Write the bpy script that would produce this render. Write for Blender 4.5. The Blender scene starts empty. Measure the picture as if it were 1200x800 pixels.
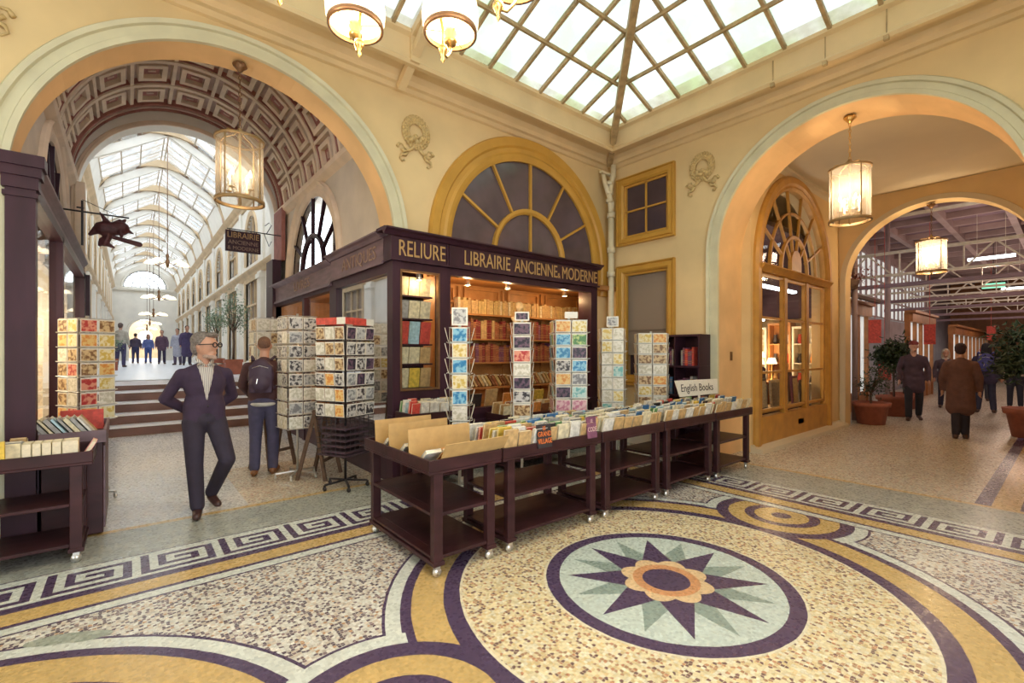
import bpy, bmesh, math, random
from mathutils import Vector, Matrix, Euler
from mathutils.geometry import tessellate_polygon
PI = math.pi
random.seed(7)
SC = bpy.context.scene
COL = SC.collection
# ------------------------------------------------------------------ camera, sky, exposure
TH = 0.881
cam_d = bpy.data.cameras.new('camera'); cam = bpy.data.objects.new('camera', cam_d); COL.objects.link(cam)
cam.location = (0, 0, 1.65); cam.rotation_euler = (PI/2, 0, TH - PI/2)
cam_d.sensor_width = 36; cam_d.lens = 544/1200*36; cam_d.shift_y = (412.7-400)/1200
cam_d.clip_start = .05; cam_d.clip_end = 300
SC.camera = cam
world = bpy.data.worlds.new('sky'); SC.world = world; world.use_nodes = True
bg = world.node_tree.nodes['Background']; bg.inputs[0].default_value = (.86, .93, 1.0, 1); bg.inputs[1].default_value = 5.0
SC.view_settings.view_transform = 'Standard'; SC.view_settings.look = 'None'
SC.view_settings.exposure = 0.18; SC.view_settings.gamma = 1; SC.view_settings.use_curve_mapping = False
SC.cycles.max_bounces = 7; SC.cycles.diffuse_bounces = 4; SC.cycles.transparent_max_bounces = 14
SC.cycles.use_denoising = True; SC.cycles.caustics_reflective = False; SC.cycles.caustics_refractive = False
SC.cycles.sample_clamp_indirect = 6

# ------------------------------------------------------------------ materials
def newmat(name):
    m = bpy.data.materials.new(name); m.use_nodes = True
    nt = m.node_tree; b = nt.nodes['Principled BSDF']
    return m, nt, b
def pm(name, col, rough=.6, var=.12, scale=6, bump=0, metal=0, stretch=None, spec=.5, col2=None, rand=False):
    m, nt, b = newmat(name)
    b.inputs['Roughness'].default_value = rough; b.inputs['Metallic'].default_value = metal
    b.inputs['Specular IOR Level'].default_value = spec
    tc = nt.nodes.new('ShaderNodeTexCoord'); mp = nt.nodes.new('ShaderNodeMapping')
    nt.links.new(tc.outputs['Object'], mp.inputs['Vector'])
    if rand:
        oi = nt.nodes.new('ShaderNodeObjectInfo'); ml = nt.nodes.new('ShaderNodeMath'); ml.operation = 'MULTIPLY'; ml.inputs[1].default_value = 37
        nt.links.new(oi.outputs['Random'], ml.inputs[0]); nt.links.new(ml.outputs[0], mp.inputs['Location'])
    if stretch: mp.inputs['Scale'].default_value = stretch
    n = nt.nodes.new('ShaderNodeTexNoise'); n.inputs['Scale'].default_value = scale; n.inputs['Detail'].default_value = 5
    nt.links.new(mp.outputs[0], n.inputs['Vector'])
    r = nt.nodes.new('ShaderNodeValToRGB')
    a = [c*(1-var) for c in col]; c2 = col2 or [min(1, c*(1+var)) for c in col]
    r.color_ramp.elements[0].color = (*a, 1); r.color_ramp.elements[0].position = .3
    r.color_ramp.elements[1].color = (*c2, 1); r.color_ramp.elements[1].position = .72
    nt.links.new(n.outputs['Fac'], r.inputs[0]); nt.links.new(r.outputs[0], b.inputs['Base Color'])
    if bump:
        bp = nt.nodes.new('ShaderNodeBump'); bp.inputs['Strength'].default_value = bump; bp.inputs['Distance'].default_value = .02
        nt.links.new(n.outputs['Fac'], bp.inputs['Height']); nt.links.new(bp.outputs[0], b.inputs['Normal'])
    return m
def emis(name, col, strength):
    m, nt, b = newmat(name)
    b.inputs['Base Color'].default_value = (*col, 1)
    b.inputs['Emission Color'].default_value = (*col, 1); b.inputs['Emission Strength'].default_value = strength
    return m
def glassmat(name, tint=(1, 1, 1), refl=.5, rough=.03, dirt=None, dirtcol=(.7, .75, .6), trans=1.0, cleancol=(.95, .98, .95)):
    """thin pane: transparent + mirror reflection by fresnel, optionally a dirty translucent layer"""
    m, nt, b = newmat(name); nt.nodes.remove(b)
    out = nt.nodes['Material Output']
    tr = nt.nodes.new('ShaderNodeBsdfTransparent'); tr.inputs[0].default_value = (*[c*trans for c in tint], 1)
    gl = nt.nodes.new('ShaderNodeBsdfGlossy'); gl.inputs['Roughness'].default_value = rough
    lw = nt.nodes.new('ShaderNodeLayerWeight'); lw.inputs[0].default_value = refl
    mx = nt.nodes.new('ShaderNodeMixShader')
    nt.links.new(lw.outputs['Fresnel'], mx.inputs[0]); nt.links.new(tr.outputs[0], mx.inputs[1]); nt.links.new(gl.outputs[0], mx.inputs[2])
    last = mx
    if dirt is not None:
        tl = nt.nodes.new('ShaderNodeBsdfTranslucent')
        n = nt.nodes.new('ShaderNodeTexNoise'); n.inputs['Scale'].default_value = 3.2; n.inputs['Detail'].default_value = 7
        tc = nt.nodes.new('ShaderNodeTexCoord'); nt.links.new(tc.outputs['Object'], n.inputs['Vector'])
        r = nt.nodes.new('ShaderNodeValToRGB'); r.color_ramp.elements[0].position = .35; r.color_ramp.elements[1].position = .7
        r.color_ramp.elements[0].color = (dirt*.6,)*3+(1,); r.color_ramp.elements[1].color = (min(1, dirt*1.5),)*3+(1,)
        nt.links.new(n.outputs['Fac'], r.inputs[0])
        n2 = nt.nodes.new('ShaderNodeTexNoise'); n2.inputs['Scale'].default_value = 1.7; n2.inputs['Detail'].default_value = 4
        nt.links.new(tc.outputs['Object'], n2.inputs['Vector'])
        r2 = nt.nodes.new('ShaderNodeValToRGB'); r2.color_ramp.elements[0].position = .4; r2.color_ramp.elements[1].position = .62
        r2.color_ramp.elements[0].color = (*dirtcol, 1); r2.color_ramp.elements[1].color = (*cleancol, 1)
        nt.links.new(n2.outputs['Fac'], r2.inputs[0]); nt.links.new(r2.outputs[0], tl.inputs[0])
        m2 = nt.nodes.new('ShaderNodeMixShader')
        nt.links.new(r.outputs[0], m2.inputs[0]); nt.links.new(mx.outputs[0], m2.inputs[1]); nt.links.new(tl.outputs[0], m2.inputs[2])
        last = m2
    nt.links.new(last.outputs[0], out.inputs[0])
    return m
M = {}
M['wall'] = pm('cream_plaster', (.72, .54, .285), .75, .1, 1.3)
M['warm_lit'] = pm('warm_lit_plaster', (.80, .52, .25), .7, .12, 1.6)  # same wall plaster, warm light on the arch soffits put into its colour
M['mould'] = pm('pale_moulding_paint', (.62, .58, .40), .6, .08, 4)
M['cornice'] = pm('cornice_paint', (.74, .56, .31), .6, .08, 2)
M['ochre'] = pm('ochre_paint', (.56, .30, .05), .45, .1, 3)
M['ochre_d'] = pm('old_ochre_wood', (.50, .25, .045), .45, .15, 5)
M['wreath'] = pm('gilt_stucco', (.58, .42, .19), .6, .2, 30, .3)
M['purple'] = pm('dark_plum_wood', (.042, .015, .026), .42, .25, 7, stretch=(1, 1, .25), spec=.3)
M['purple_l'] = pm('faded_plum_wood', (.16, .10, .12), .5, .3, 8, stretch=(.3, .3, 1.5))
M['trolley'] = pm('dark_brown_trolley_wood', (.042, .014, .017), .42, .35, 9, .15, stretch=(.4, 1, 1), spec=.3)
M['gold'] = pm('gold_lettering', (.46, .28, .11), .4, .1, 10)
M['gold_f'] = pm('faded_gold_lettering', (.30, .19, .14), .5, .2, 30)
M['brass'] = pm('brass', (.62, .40, .14), .3, .15, 12, metal=.9)
M['bronze'] = pm('dark_bronze', (.22, .12, .06), .4, .2, 12, metal=.6)
M['iron'] = pm('black_iron', (.03, .025, .03), .4, .2, 12, metal=.4)
M['steel'] = pm('white_painted_steel', (.62, .58, .50), .5, .1, 10)
M['chrome'] = pm('bright_metal_wire', (.75, .75, .72), .3, .05, 12, metal=.8)
M['plum_dark'] = pm('dark_interior', (.07, .035, .05), .8, .2, 4)
M['rafter'] = pm('skylight_bar_paint', (.46, .33, .17), .6, .3, 9)
M['pipe'] = pm('drainpipe_paint', (.70, .62, .44), .45, .1, 4)
M['vault_t'] = pm('vault_tan_plaster', (.80, .64, .48), .7, .12, 3)
M['vault_m'] = pm('vault_mauve_plaster', (.55, .38, .30), .75, .15, 3)
M['vault_d'] = pm('vault_coffer_red', (.36, .14, .11), .75, .2, 6)
M['gal_wall'] = pm('gallery_pale_plaster', (.84, .80, .72), .65, .06, 2)
M['gal_tan'] = pm('gallery_tan_trim', (.62, .46, .28), .6, .12, 3)
M['gal_side'] = pm('gallery_grey_plaster', (.66, .58, .48), .7, .1, 2)
M['stone_step'] = pm('step_tread_stone', (.82, .85, .90), .3, .08, 6)
M['riser'] = pm('step_riser_wood', (.17, .085, .065), .5, .25, 6, stretch=(.4, 1, 1))
M['glass'] = glassmat('clear_pane', (.95, .97, .96), .16)
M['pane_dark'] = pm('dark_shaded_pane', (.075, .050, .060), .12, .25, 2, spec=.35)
M['pane_lun'] = pm('dim_reflection_pane', (.11, .080, .092), .10, .35, 1.5, spec=.6)  # opaque pane; skylight reflection and dim room put into its colour
M['glass_dark'] = glassmat('dark_reflecting_pane', (.42, .38, .42), .42, .08, dirt=.12, dirtcol=(.3, .26, .28), cleancol=(.3, .26, .28))
M['glass_roof'] = glassmat('dirty_skylight_glass', (.92, .98, .93), .1, .2, dirt=.42, dirtcol=(.20, .25, .13), trans=.22, cleancol=(.34, .36, .33))
M['glass_gal'] = glassmat('gallery_roof_glass', (.93, .97, 1), .1, .1, dirt=.2, dirtcol=(.55, .58, .6), trans=.62, cleancol=(.7, .74, .78))
M['glass_lantern'] = glassmat('lantern_glass', (1, .98, .94), .22, .1, dirt=.16, dirtcol=(.9, .86, .78), cleancol=(.9, .88, .82))
M['blind'] = pm('slatted_blind', (.30, .22, .17), .6, .08, 60, stretch=(1, 30, .02))
M['terracotta'] = pm('terracotta', (.34, .10, .055), .7, .2, 8)
M['leaf'] = pm('dark_leaf', (.035, .055, .02), .5, .4, 14)
M['leaf_l'] = pm('pale_leaf', (.20, .27, .16), .5, .4, 14)
M['bark'] = pm('bark', (.12, .07, .045), .8, .3, 14)
M['soil'] = pm('soil', (.04, .025, .02), .9, .3, 20)
M['hall_ceiling'] = pm('mauve_hall_ceiling', (.24, .165, .205), .7, .15, 2)
M['hall_beam'] = pm('mauve_hall_beam', (.34, .25, .25), .7, .15, 2)
M['wood_shop'] = pm('shopfront_wood', (.36, .15, .05), .45, .2, 5)
M['passage'] = pm('warm_passage_plaster', (.70, .50, .24), .7, .1, 1.5)
M['passceil'] = pm('passage_ceiling_plaster', (.62, .53, .37), .75, .06, 1)
M['skin'] = pm('skin', (.52, .28, .19), .5, .08, 20)
M['pages'] = pm('book_pages', (.74, .66, .50), .8, .1, 60)
M['card_wh'] = pm('white_card', (.76, .73, .64), .5, .06, 30)
M['bulb'] = emis('warm_bulb', (1, .78, .45), 14)
M['shade'] = emis('lit_opal_shade', (1, .86, .62), 1.6)

# ------------------------------------------------------------------ mesh builder
class MB:
    def __init__(s): s.v = []; s.f = []; s.m = []; s.sm = []; s.T = Matrix.Identity(4)
    def add(s, vs, fs, m=0, smooth=False):
        b = len(s.v)
        for p in vs: s.v.append(tuple(s.T @ Vector(p)))
        for f in fs: s.f.append([b+i for i in f]); s.m.append(m); s.sm.append(smooth)
    def box(s, x0, x1, y0, y1, z0, z1, m=0):
        v = [(x, y, z) for z in (z0, z1) for y in (y0, y1) for x in (x0, x1)]
        s.add(v, [(0, 2, 3, 1), (4, 5, 7, 6), (0, 1, 5, 4), (2, 6, 7, 3), (0, 4, 6, 2), (1, 3, 7, 5)], m)
    def cbox(s, c, d, rz=0, m=0, R=None):
        Tm = Matrix.Translation(c) @ (R if R is not None else Matrix.Rotation(rz, 4, 'Z'))
        v = [tuple(Tm @ Vector((x*d[0]/2, y*d[1]/2, z*d[2]/2))) for z in (-1, 1) for y in (-1, 1) for x in (-1, 1)]
        s.add(v, [(0, 2, 3, 1), (4, 5, 7, 6), (0, 1, 5, 4), (2, 6, 7, 3), (0, 4, 6, 2), (1, 3, 7, 5)], m)
    def beam(s, a, b, w, h, m=0, up=(0, 0, 1)):
        a = Vector(a); b = Vector(b); d = b-a; L = d.length; d.normalize()
        u = Vector(up); sx = d.cross(u)
        if sx.length < 1e-4: sx = d.cross(Vector((0, 1, 0)))
        sx.normalize(); uz = sx.cross(d)
        v = []
        for t in (0, L):
            for i, j in ((-1, -1), (1, -1), (1, 1), (-1, 1)): v.append(a+d*t+sx*(i*w/2)+uz*(j*h/2))
        s.add(v, [(0, 1, 2, 3), (7, 6, 5, 4), (0, 4, 5, 1), (1, 5, 6, 2), (2, 6, 7, 3), (3, 7, 4, 0)], m)
    def tube(s, pts, r, n=8, m=0, closed=False, cap=True):
        pts = [Vector(p) for p in pts]; N = len(pts)
        rr = r if isinstance(r, (list, tuple)) else [r]*N
        rings = []; ref = None
        for i, p in enumerate(pts):
            if closed: t = pts[(i+1) % N]-pts[i-1]
            else: t = pts[min(i+1, N-1)]-pts[max(i-1, 0)]
            t.normalize()
            if ref is None:
                ref = Vector((0, 0, 1)) if abs(t.z) < .9 else Vector((1, 0, 0))
            a = (ref-t*ref.dot(t)); a.normalize(); ref = a; b = t.cross(a)
            rings.append([p+a*(rr[i]*math.cos(2*PI*k/n))+b*(rr[i]*math.sin(2*PI*k/n)) for k in range(n)])
        vs = [q for R_ in rings for q in R_]; fs = []
        for i in range(N if closed else N-1):
            j = (i+1) % N
            for k in range(n): fs.append((i*n+k, i*n+(k+1) % n, j*n+(k+1) % n, j*n+k))
        if cap and not closed: fs.append(tuple(range(n))[::-1]); fs.append(tuple((N-1)*n+k for k in range(n)))
        s.add(vs, fs, m, n > 5)
    def lathe(s, prof, c=(0, 0, 0), n=20, m=0, a0=0, a1=2*PI):
        c = Vector(c); full = abs(a1-a0-2*PI) < 1e-6; K = n if full else n+1
        vs = []
        for r, z in prof:
            for k in range(K):
                a = a0+(a1-a0)*k/n; vs.append(c+Vector((r*math.cos(a), r*math.sin(a), z)))
        fs = []
        for i in range(len(prof)-1):
            for k in range(n):
                k2 = (k+1) % K
                fs.append((i*K+k, i*K+k2, (i+1)*K+k2, (i+1)*K+k))
        s.add(vs, fs, m, True)
    def ell(s, c, r, n=12, m=0, R=None):
        c = Vector(c); vs = []; fs = []; h = n//2+1
        for i in range(h+1):
            t = PI*i/h
            for k in range(n):
                a = 2*PI*k/n
                q = Vector((r[0]*math.sin(t)*math.cos(a), r[1]*math.sin(t)*math.sin(a), r[2]*math.cos(t)))
                if R is not None: q = R @ q
                vs.append(c+q)
        for i in range(h):
            for k in range(n): fs.append((i*n+k, (i+1)*n+k, (i+1)*n+(k+1) % n, i*n+(k+1) % n))
        s.add(vs, fs, m, True)
    def cap(s, a, ra, b, rb, n=12, m=0):
        """tapered capsule"""
        a = Vector(a); b = Vector(b); d = (b-a); L = d.length or 1e-4; d = d/L
        pts = []; rr = []
        for i in range(4):
            t = PI/2*(1-i/3.5); pts.append(a-d*(ra*math.sin(t))); rr.append(max(.001, ra*math.cos(t)))
        pts.append(a); rr.append(ra); pts.append(b); rr.append(rb)
        for i in range(3, -1, -1):
            t = PI/2*(1-i/3.5); pts.append(b+d*(rb*math.sin(t))); rr.append(max(.001, rb*math.cos(t)))
        s.tube(pts, rr, n, m)
    def slab(s, outer, holes, fn, w0, w1, m=0, mh=None):
        """polygon (u,v) with holes, extruded between w0 and w1 through fn(u,v,w)"""
        loops = [outer]+list(holes)
        tris = tessellate_polygon([[Vector((u, v, 0)) for u, v in L] for L in loops])
        flat = [p for L in loops for p in L]; n = len(flat)
        vs = [fn(u, v, w0) for u, v in flat]+[fn(u, v, w1) for u, v in flat]
        s.add(vs, [tuple(t) for t in tris]+[tuple(n+i for i in reversed(t)) for t in tris], m)
        b = 0
        for li, L in enumerate(loops):
            k = len(L)
            vs = [fn(u, v, w0) for u, v in L]+[fn(u, v, w1) for u, v in L]
            s.add(vs, [(i, (i+1) % k, k+(i+1) % k, k+i) for i in range(k)], m if (mh is None) else mh)
    def mould(s, path, prof, fn, m=0, closed=False, cap=True):
        """profile [(dn,dw)] swept along 2D path; dn = offset along left normal, dw = depth"""
        N = len(path); P = [Vector(p) for p in path]; rings = []
        for i in range(N):
            if closed: a = P[i-1]; b = P[(i+1) % N]
            else: a = P[max(i-1, 0)]; b = P[min(i+1, N-1)]
            d1 = (P[i]-a); d2 = (b-P[i])
            if d1.length < 1e-6: d1 = d2
            if d2.length < 1e-6: d2 = d1
            d1.normalize(); d2.normalize()
            n1 = Vector((-d1.y, d1.x)); n2 = Vector((-d2.y, d2.x)); nn = (n1+n2); nn.normalize()
            nn /= max(.3, nn.dot(n1))
            rings.append([fn(P[i].x+nn.x*a_, P[i].y+nn.y*a_, w) for a_, w in prof])
        k = len(prof); vs = [q for r in rings for q in r]; fs = []
        for i in range(N if closed else N-1):
            j = (i+1) % N
            for q in range(k-1): fs.append((i*k+q, i*k+q+1, j*k+q+1, j*k+q))
        if cap and not closed: fs += [tuple(range(k)), tuple((N-1)*k+q for q in reversed(range(k)))]
        s.add(vs, fs, m)
    def build(s, name, mats, parent=None, loc=None, bevel=0):
        me = bpy.data.meshes.new(name)
        me.from_pydata(s.v, [], s.f)
        if not isinstance(mats, (list, tuple)): mats = [mats]
        for mm in mats: me.materials.append(M[mm] if isinstance(mm, str) else mm)
        me.polygons.foreach_set('material_index', s.m); me.polygons.foreach_set('use_smooth', s.sm)
        me.update()
        bm = bmesh.new(); bm.from_mesh(me); bmesh.ops.recalc_face_normals(bm, faces=bm.faces)
        bm.to_mesh(me); bm.free()
        o = bpy.data.objects.new(name, me); COL.objects.link(o)
        if loc: o.location = loc
        if parent: o.parent = parent
        if bevel:
            md = o.modifiers.new('bevel', 'BEVEL'); md.width = bevel; md.segments = 1; md.limit_method = 'ANGLE'
        return o
def tag(o, label, cat, group=None, kind=None):
    if label: o['label'] = label
    if cat: o['category'] = cat
    if group: o['group'] = group
    if kind: o['kind'] = kind
    return o
def struct(o, label=None, cat=None):
    o['kind'] = 'structure'
    if label: o['label'] = label
    if cat: o['category'] = cat
    return o
def empty(name, loc, label, cat, group=None, rz=0):
    o = bpy.data.objects.new(name, None); COL.objects.link(o); o.location = loc; o.rotation_euler = (0, 0, rz)
    o.empty_display_size = .1
    return tag(o, label, cat, group)
def copy_tree(o, parent=None, loc=None, rz=None):
    c = o.copy(); COL.objects.link(c)
    if parent: c.parent = parent
    if loc is not None: c.location = loc
    if rz is not None: c.rotation_euler = (0, 0, rz)
    for ch in list(o.children): copy_tree(ch, c)
    return c
def arc(cx, cy, r, a0, a1, n): return [(cx+r*math.cos(a0+(a1-a0)*i/n), cy+r*math.sin(a0+(a1-a0)*i/n)) for i in range(n+1)]
ORD = ['', 'first', 'second', 'third', 'fourth', 'fifth', 'sixth', 'seventh', 'eighth', 'ninth', 'tenth', 'eleventh', 'twelfth', 'thirteenth', 'fourteenth', 'fifteenth', 'sixteenth', 'seventeenth', 'eighteenth', 'nineteenth', 'twentieth']
def ordn(i):
    if i <= 20: return ORD[i]
    t = ['', '', 'twenty', 'thirty', 'forty', 'fifty', 'sixty', 'seventy', 'eighty', 'ninety', 'hundred'][i//10]
    if i % 10 == 0: return {'twenty': 'twentieth', 'thirty': 'thirtieth', 'forty': 'fortieth', 'fifty': 'fiftieth', 'sixty': 'sixtieth', 'seventy': 'seventieth', 'eighty': 'eightieth', 'ninety': 'ninetieth', 'hundred': 'hundredth'}[t]
    return t+'-'+ORD[i % 10]
fB = lambda u, v, w: (u, w, v)      # drawn on a wall parallel to X, w = Y
fC = lambda u, v, w: (w, u, v)      # drawn on a wall parallel to Y, w = X
def text(s, size, loc, rot, mat, parent, name='lettering', sx=1, ext=.004, align='CENTER'):
    c = bpy.data.curves.new(name, 'FONT'); c.body = s; c.size = size; c.extrude = ext; c.align_x = align; c.align_y = 'CENTER'
    c.materials.append(M[mat] if isinstance(mat, str) else mat); c.resolution_u = 3
    t_ = bpy.data.objects.new(name, c); me = bpy.data.meshes.new_from_object(t_); bpy.data.objects.remove(t_)
    o = bpy.data.objects.new(name, me); COL.objects.link(o); o.location = loc; o.rotation_euler = rot; o.scale = (sx, 1, 1)
    if parent: o.parent = parent
    return o
FRONT = (PI/2, 0, 0)         # faces -Y
SIDE = (PI/2, 0, -PI/2)      # faces -X

# ------------------------------------------------------------------ floor: procedural mosaic
class E:
    nt = None
    def __init__(s, k): s.k = k
    @staticmethod
    def op(o, *a):
        n = E.nt.nodes.new('ShaderNodeMath'); n.operation = o; n.hide = True
        for i, x in enumerate(a):
            if isinstance(x, E): E.nt.links.new(x.k, n.inputs[i])
            else: n.inputs[i].default_value = float(x)
        return E(n.outputs[0])
    def __add__(s, o): return E.op('ADD', s, o)
    def __radd__(s, o): return E.op('ADD', s, o)
    def __sub__(s, o): return E.op('SUBTRACT', s, o)
    def __rsub__(s, o): return E.op('SUBTRACT', o, s)
    def __mul__(s, o): return E.op('MULTIPLY', s, o)
    def __rmul__(s, o): return E.op('MULTIPLY', s, o)
    def __truediv__(s, o): return E.op('DIVIDE', s, o)
    def __lt__(s, o): return E.op('LESS_THAN', s, o)
    def __gt__(s, o): return E.op('GREATER_THAN', s, o)
    def abs(s): return E.op('ABSOLUTE', s)
def between(x, a, b): return (x > a)*(x < b)
def emax(a, b): return E.op('MAXIMUM', a, b)
def emin(a, b): return E.op('MINIMUM', a, b)
def inv(a): return 1-a

def mosaic():
    m, nt, b = newmat('mosaic_floor'); E.nt = nt
    geo = nt.nodes.new('ShaderNodeNewGeometry'); sep = nt.nodes.new('ShaderNodeSeparateXYZ')
    nt.links.new(geo.outputs['Position'], sep.inputs[0])
    # slight wobble of hand-laid edges
    wn = nt.nodes.new('ShaderNodeTexNoise'); wn.inputs['Scale'].default_value = 9; wn.inputs['Detail'].default_value = 1
    nt.links.new(geo.outputs['Position'], wn.inputs['Vector'])
    wob = (E(wn.outputs['Fac'])-.5)*.014
    X = E(sep.outputs['X']); Y = E(sep.outputs['Y'])
    CY = 1.89
    dy = Y-CY; ady = dy.abs()
    u = E.op('FLOORED_MODULO', X-3.01+2.08, 4.16)-2.08
    r = E.op('SQRT', u*u+dy*dy)+wob*.6
    u2 = 2.08-u.abs(); r2 = E.op('SQRT', u2*u2+dy*dy)+wob*.6
    s = emax(ady-2.06, (X-5.29)*.985)+wob*.5
    def col(c): 
        n = nt.nodes.new('ShaderNodeRGB'); n.outputs[0].default_value = (*c, 1); return n.outputs[0]
    state = {'c': None}
    def lay(mask, c):
        n = nt.nodes.new('ShaderNodeMix'); n.data_type = 'RGBA'; n.hide = True
        nt.links.new(mask.k, n.inputs[0]); nt.links.new(state['c'], n.inputs[6])
        nt.links.new(c, n.inputs[7]); state['c'] = n.outputs[2]
    def speck(scale, stops, seed, grout):
        vm = nt.nodes.new('ShaderNodeMapping'); vm.inputs['Location'].default_value = (seed, seed*1.7, 0)
        vm.inputs['Rotation'].default_value = (0, 0, seed)
        nt.links.new(geo.outputs['Position'], vm.inputs['Vector'])
        v = nt.nodes.new('ShaderNodeTexVoronoi'); v.voronoi_dimensions = '2D'; v.inputs['Scale'].default_value = scale; v.inputs['Randomness'].default_value = .55
        v.distance = 'CHEBYCHEV'
        nt.links.new(vm.outputs[0], v.inputs['Vector'])
        sp = nt.nodes.new('ShaderNodeSeparateColor'); nt.links.new(v.outputs['Color'], sp.inputs[0])
        rp = nt.nodes.new('ShaderNodeValToRGB'); rp.color_ramp.interpolation = 'CONSTANT'
        els = rp.color_ramp.elements
        while len(els) < len(stops): els.new(.5)
        for e_, (p, c) in zip(els, stops): e_.position = p; e_.color = (*c, 1)
        nt.links.new(sp.outputs[0], rp.inputs[0])
        v2 = nt.nodes.new('ShaderNodeTexVoronoi'); v2.voronoi_dimensions = '2D'; v2.feature = 'DISTANCE_TO_EDGE'
        v2.inputs['Scale'].default_value = scale; v2.inputs['Randomness'].default_value = .55
        nt.links.new(vm.outputs[0], v2.inputs['Vector'])
        g = E(v2.outputs['Distance']) < .07
        n = nt.nodes.new('ShaderNodeMix'); n.data_type = 'RGBA'
        nt.links.new(g.k, n.inputs[0]); nt.links.new(rp.outputs[0], n.inputs[6]); n.inputs[7].default_value = (*grout, 1)
        return n.outputs[2]
    WH = (.62, .64, .58); DK = (.085, .055, .105); YE = (.56, .38, .15); CR = (.72, .64, .46)
    S1 = speck(48, [(0, (.74, .62, .38)), (.34, (.66, .50, .26)), (.52, (.76, .68, .50)), (.72, (.42, .24, .14)), (.81, (.20, .11, .10)), (.93, (.50, .25, .14))], 3.1, (.66, .57, .36))
    S2 = speck(48, [(0, (.66, .63, .56)), (.30, (.50, .44, .38)), (.40, (.11, .075, .10)), (.62, (.60, .50, .40)), (.74, (.22, .15, .16)), (.84, (.70, .69, .64)), (.95, (.45, .26, .14))], 9.4, (.56, .53, .46))
    S4 = speck(40, [(0, (.60, .60, .58)), (.4, (.52, .52, .52)), (.65, (.66, .66, .64)), (.85, (.44, .42, .42))], 7.7, (.56, .56, .55))
    S3 = speck(42, [(0, (.60, .54, .42)), (.35, (.50, .40, .28)), (.6, (.66, .62, .52)), (.8, (.34, .24, .20)), (.92, (.50, .30, .18))], 5.2, (.5, .45, .36))
    wh, dk, ye, cr = col(WH), col(DK), col(YE), col(CR)
    state['c'] = S2
    # big ring set
    lay(between(r, 1.97, 1.99)*(r2 > .70), dk)
    lay((r < 1.97), wh)
    lay((r < 1.88), dk)
    lay((r < 1.81), ye)
    lay((r2 < .72)*(r > 1.98), dk)
    lay((r2 < .70)*(r > 1.86), wh)
    lay((r2 < .60), dk)
    lay((r < 1.60), dk)
    lay((r < 1.49), cr)
    lay((r < 1.472), S1)
    lay((r2 < .485), ye)
    lay(between(r2, .24, .33), dk)
    lay((r2 < .09), dk)
    # medallion
    lay((r < .885), cr); lay((r < .868), dk); lay((r < .77), col((.52, .58, .52)))
    ang = E.op('ARCTAN2', dy, u)
    def star(off, ri, R_, c):
        a = (E.op('FLOORED_MODULO', ang*(180/PI)+22.5+off, 45.0)-22.5).abs()*(PI/180)
        px = r*E.op('COSINE', a); py = r*E.op('SINE', a)
        k = ri*math.sin(PI/8)/(R_-ri*math.cos(PI/8))
        lay(py < (R_-px)*k, c)
    star(22.5, .31, .71, col((.26, .32, .28)))
    star(0, .31, .71, dk)
    lay(r < E.op('SINE', ang*4).abs()*.06+.265, col((.72, .50, .28)))
    lay(r < .235, col((.62, .30, .14))); lay(r < .165, dk); lay(r < .150, dk)
    # straight borders
    lay(between(s, 0, .025), dk); lay((s > .02), wh); lay((s > .11), dk); lay((s > .15), ye); lay(s > .33, dk); lay(s > .42, wh)
    # greek key
    onC = (X-5.29)*.985 > (ady-2.06)
    run = onC*(Y-.40)+inv(onC)*(X-.60)
    uu = E.op('FLOORED_MODULO', run, .53)/.53
    vv = (.86-s)/.40
    rows = ["1111111110", "1000000010", "1011111010", "1010001010", "1010111010", "1010000010", "1011111110", "1000000000"]
    rows = rows[::-1]
    nR = len(rows)
    tot = None
    for i, row in enumerate(rows):
        rp = nt.nodes.new('ShaderNodeValToRGB'); rp.color_ramp.interpolation = 'CONSTANT'
        stops = [(0, int(row[0]))]
        for j in range(1, len(row)):
            if row[j] != row[j-1]: stops.append((j/len(row), int(row[j])))
        els = rp.color_ramp.elements
        while len(els) < len(stops): els.new(.5)
        while len(els) > len(stops): els.remove(els[-1])
        for e_, (p, c) in zip(els, stops): e_.position = p; e_.color = (c, c, c, 1)
        nt.links.new(uu.k, rp.inputs[0])
        t = E(rp.outputs[0])*between(vv, i/nR, (i+1)/nR)
        tot = t if tot is None else tot+t
    lay(tot*(s > .42), dk)
    grey = pm_noise(nt, geo, (.30, .30, .27), (.42, .42, .36), 9)
    lay((s > .90), dk); lay(s > .915, grey)
    out_b = (Y > 5.60); out_c = (X > 7.05)
    lay(emax(out_b, out_c), ye)
    lay(emax(Y > 5.68, X > 7.13), S3)
    # passage border strips (dark, ochre, dark) and gallery
    lay((X > 7.13)*(Y < .70), dk); lay((X > 7.13)*(Y < .57), ye); lay((X > 7.13)*(Y < .36), dk)
    lay((Y > 5.68)*(X < 1.0)+(Y > 7.6)*(X > 1.0)*(X < 3), S4)
    # repaired patch of grey cement
    pn = nt.nodes.new('ShaderNodeTexNoise'); pn.inputs['Scale'].default_value = 6; nt.links.new(geo.outputs['Position'], pn.inputs['Vector'])
    px_ = X+.26; py_ = (Y-3.695)+(X+.26)*.42
    pr = E.op('SQRT', px_*px_*14+py_*py_*150)+(E(pn.outputs['Fac'])-.5)*.5
    lay(pr < .78, pm_noise(nt, geo, (.30, .33, .27), (.36, .38, .32), 14))
    # tessera brightness variation + grout lines everywhere
    vn = nt.nodes.new('ShaderNodeTexVoronoi'); vn.voronoi_dimensions = '2D'; vn.inputs['Scale'].default_value = 55; vn.inputs['Randomness'].default_value = .5
    nt.links.new(geo.outputs['Position'], vn.inputs['Vector'])
    sc_ = nt.nodes.new('ShaderNodeSeparateColor'); nt.links.new(vn.outputs['Color'], sc_.inputs[0])
    k = E(sc_.outputs[0])*.28+.86
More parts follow.
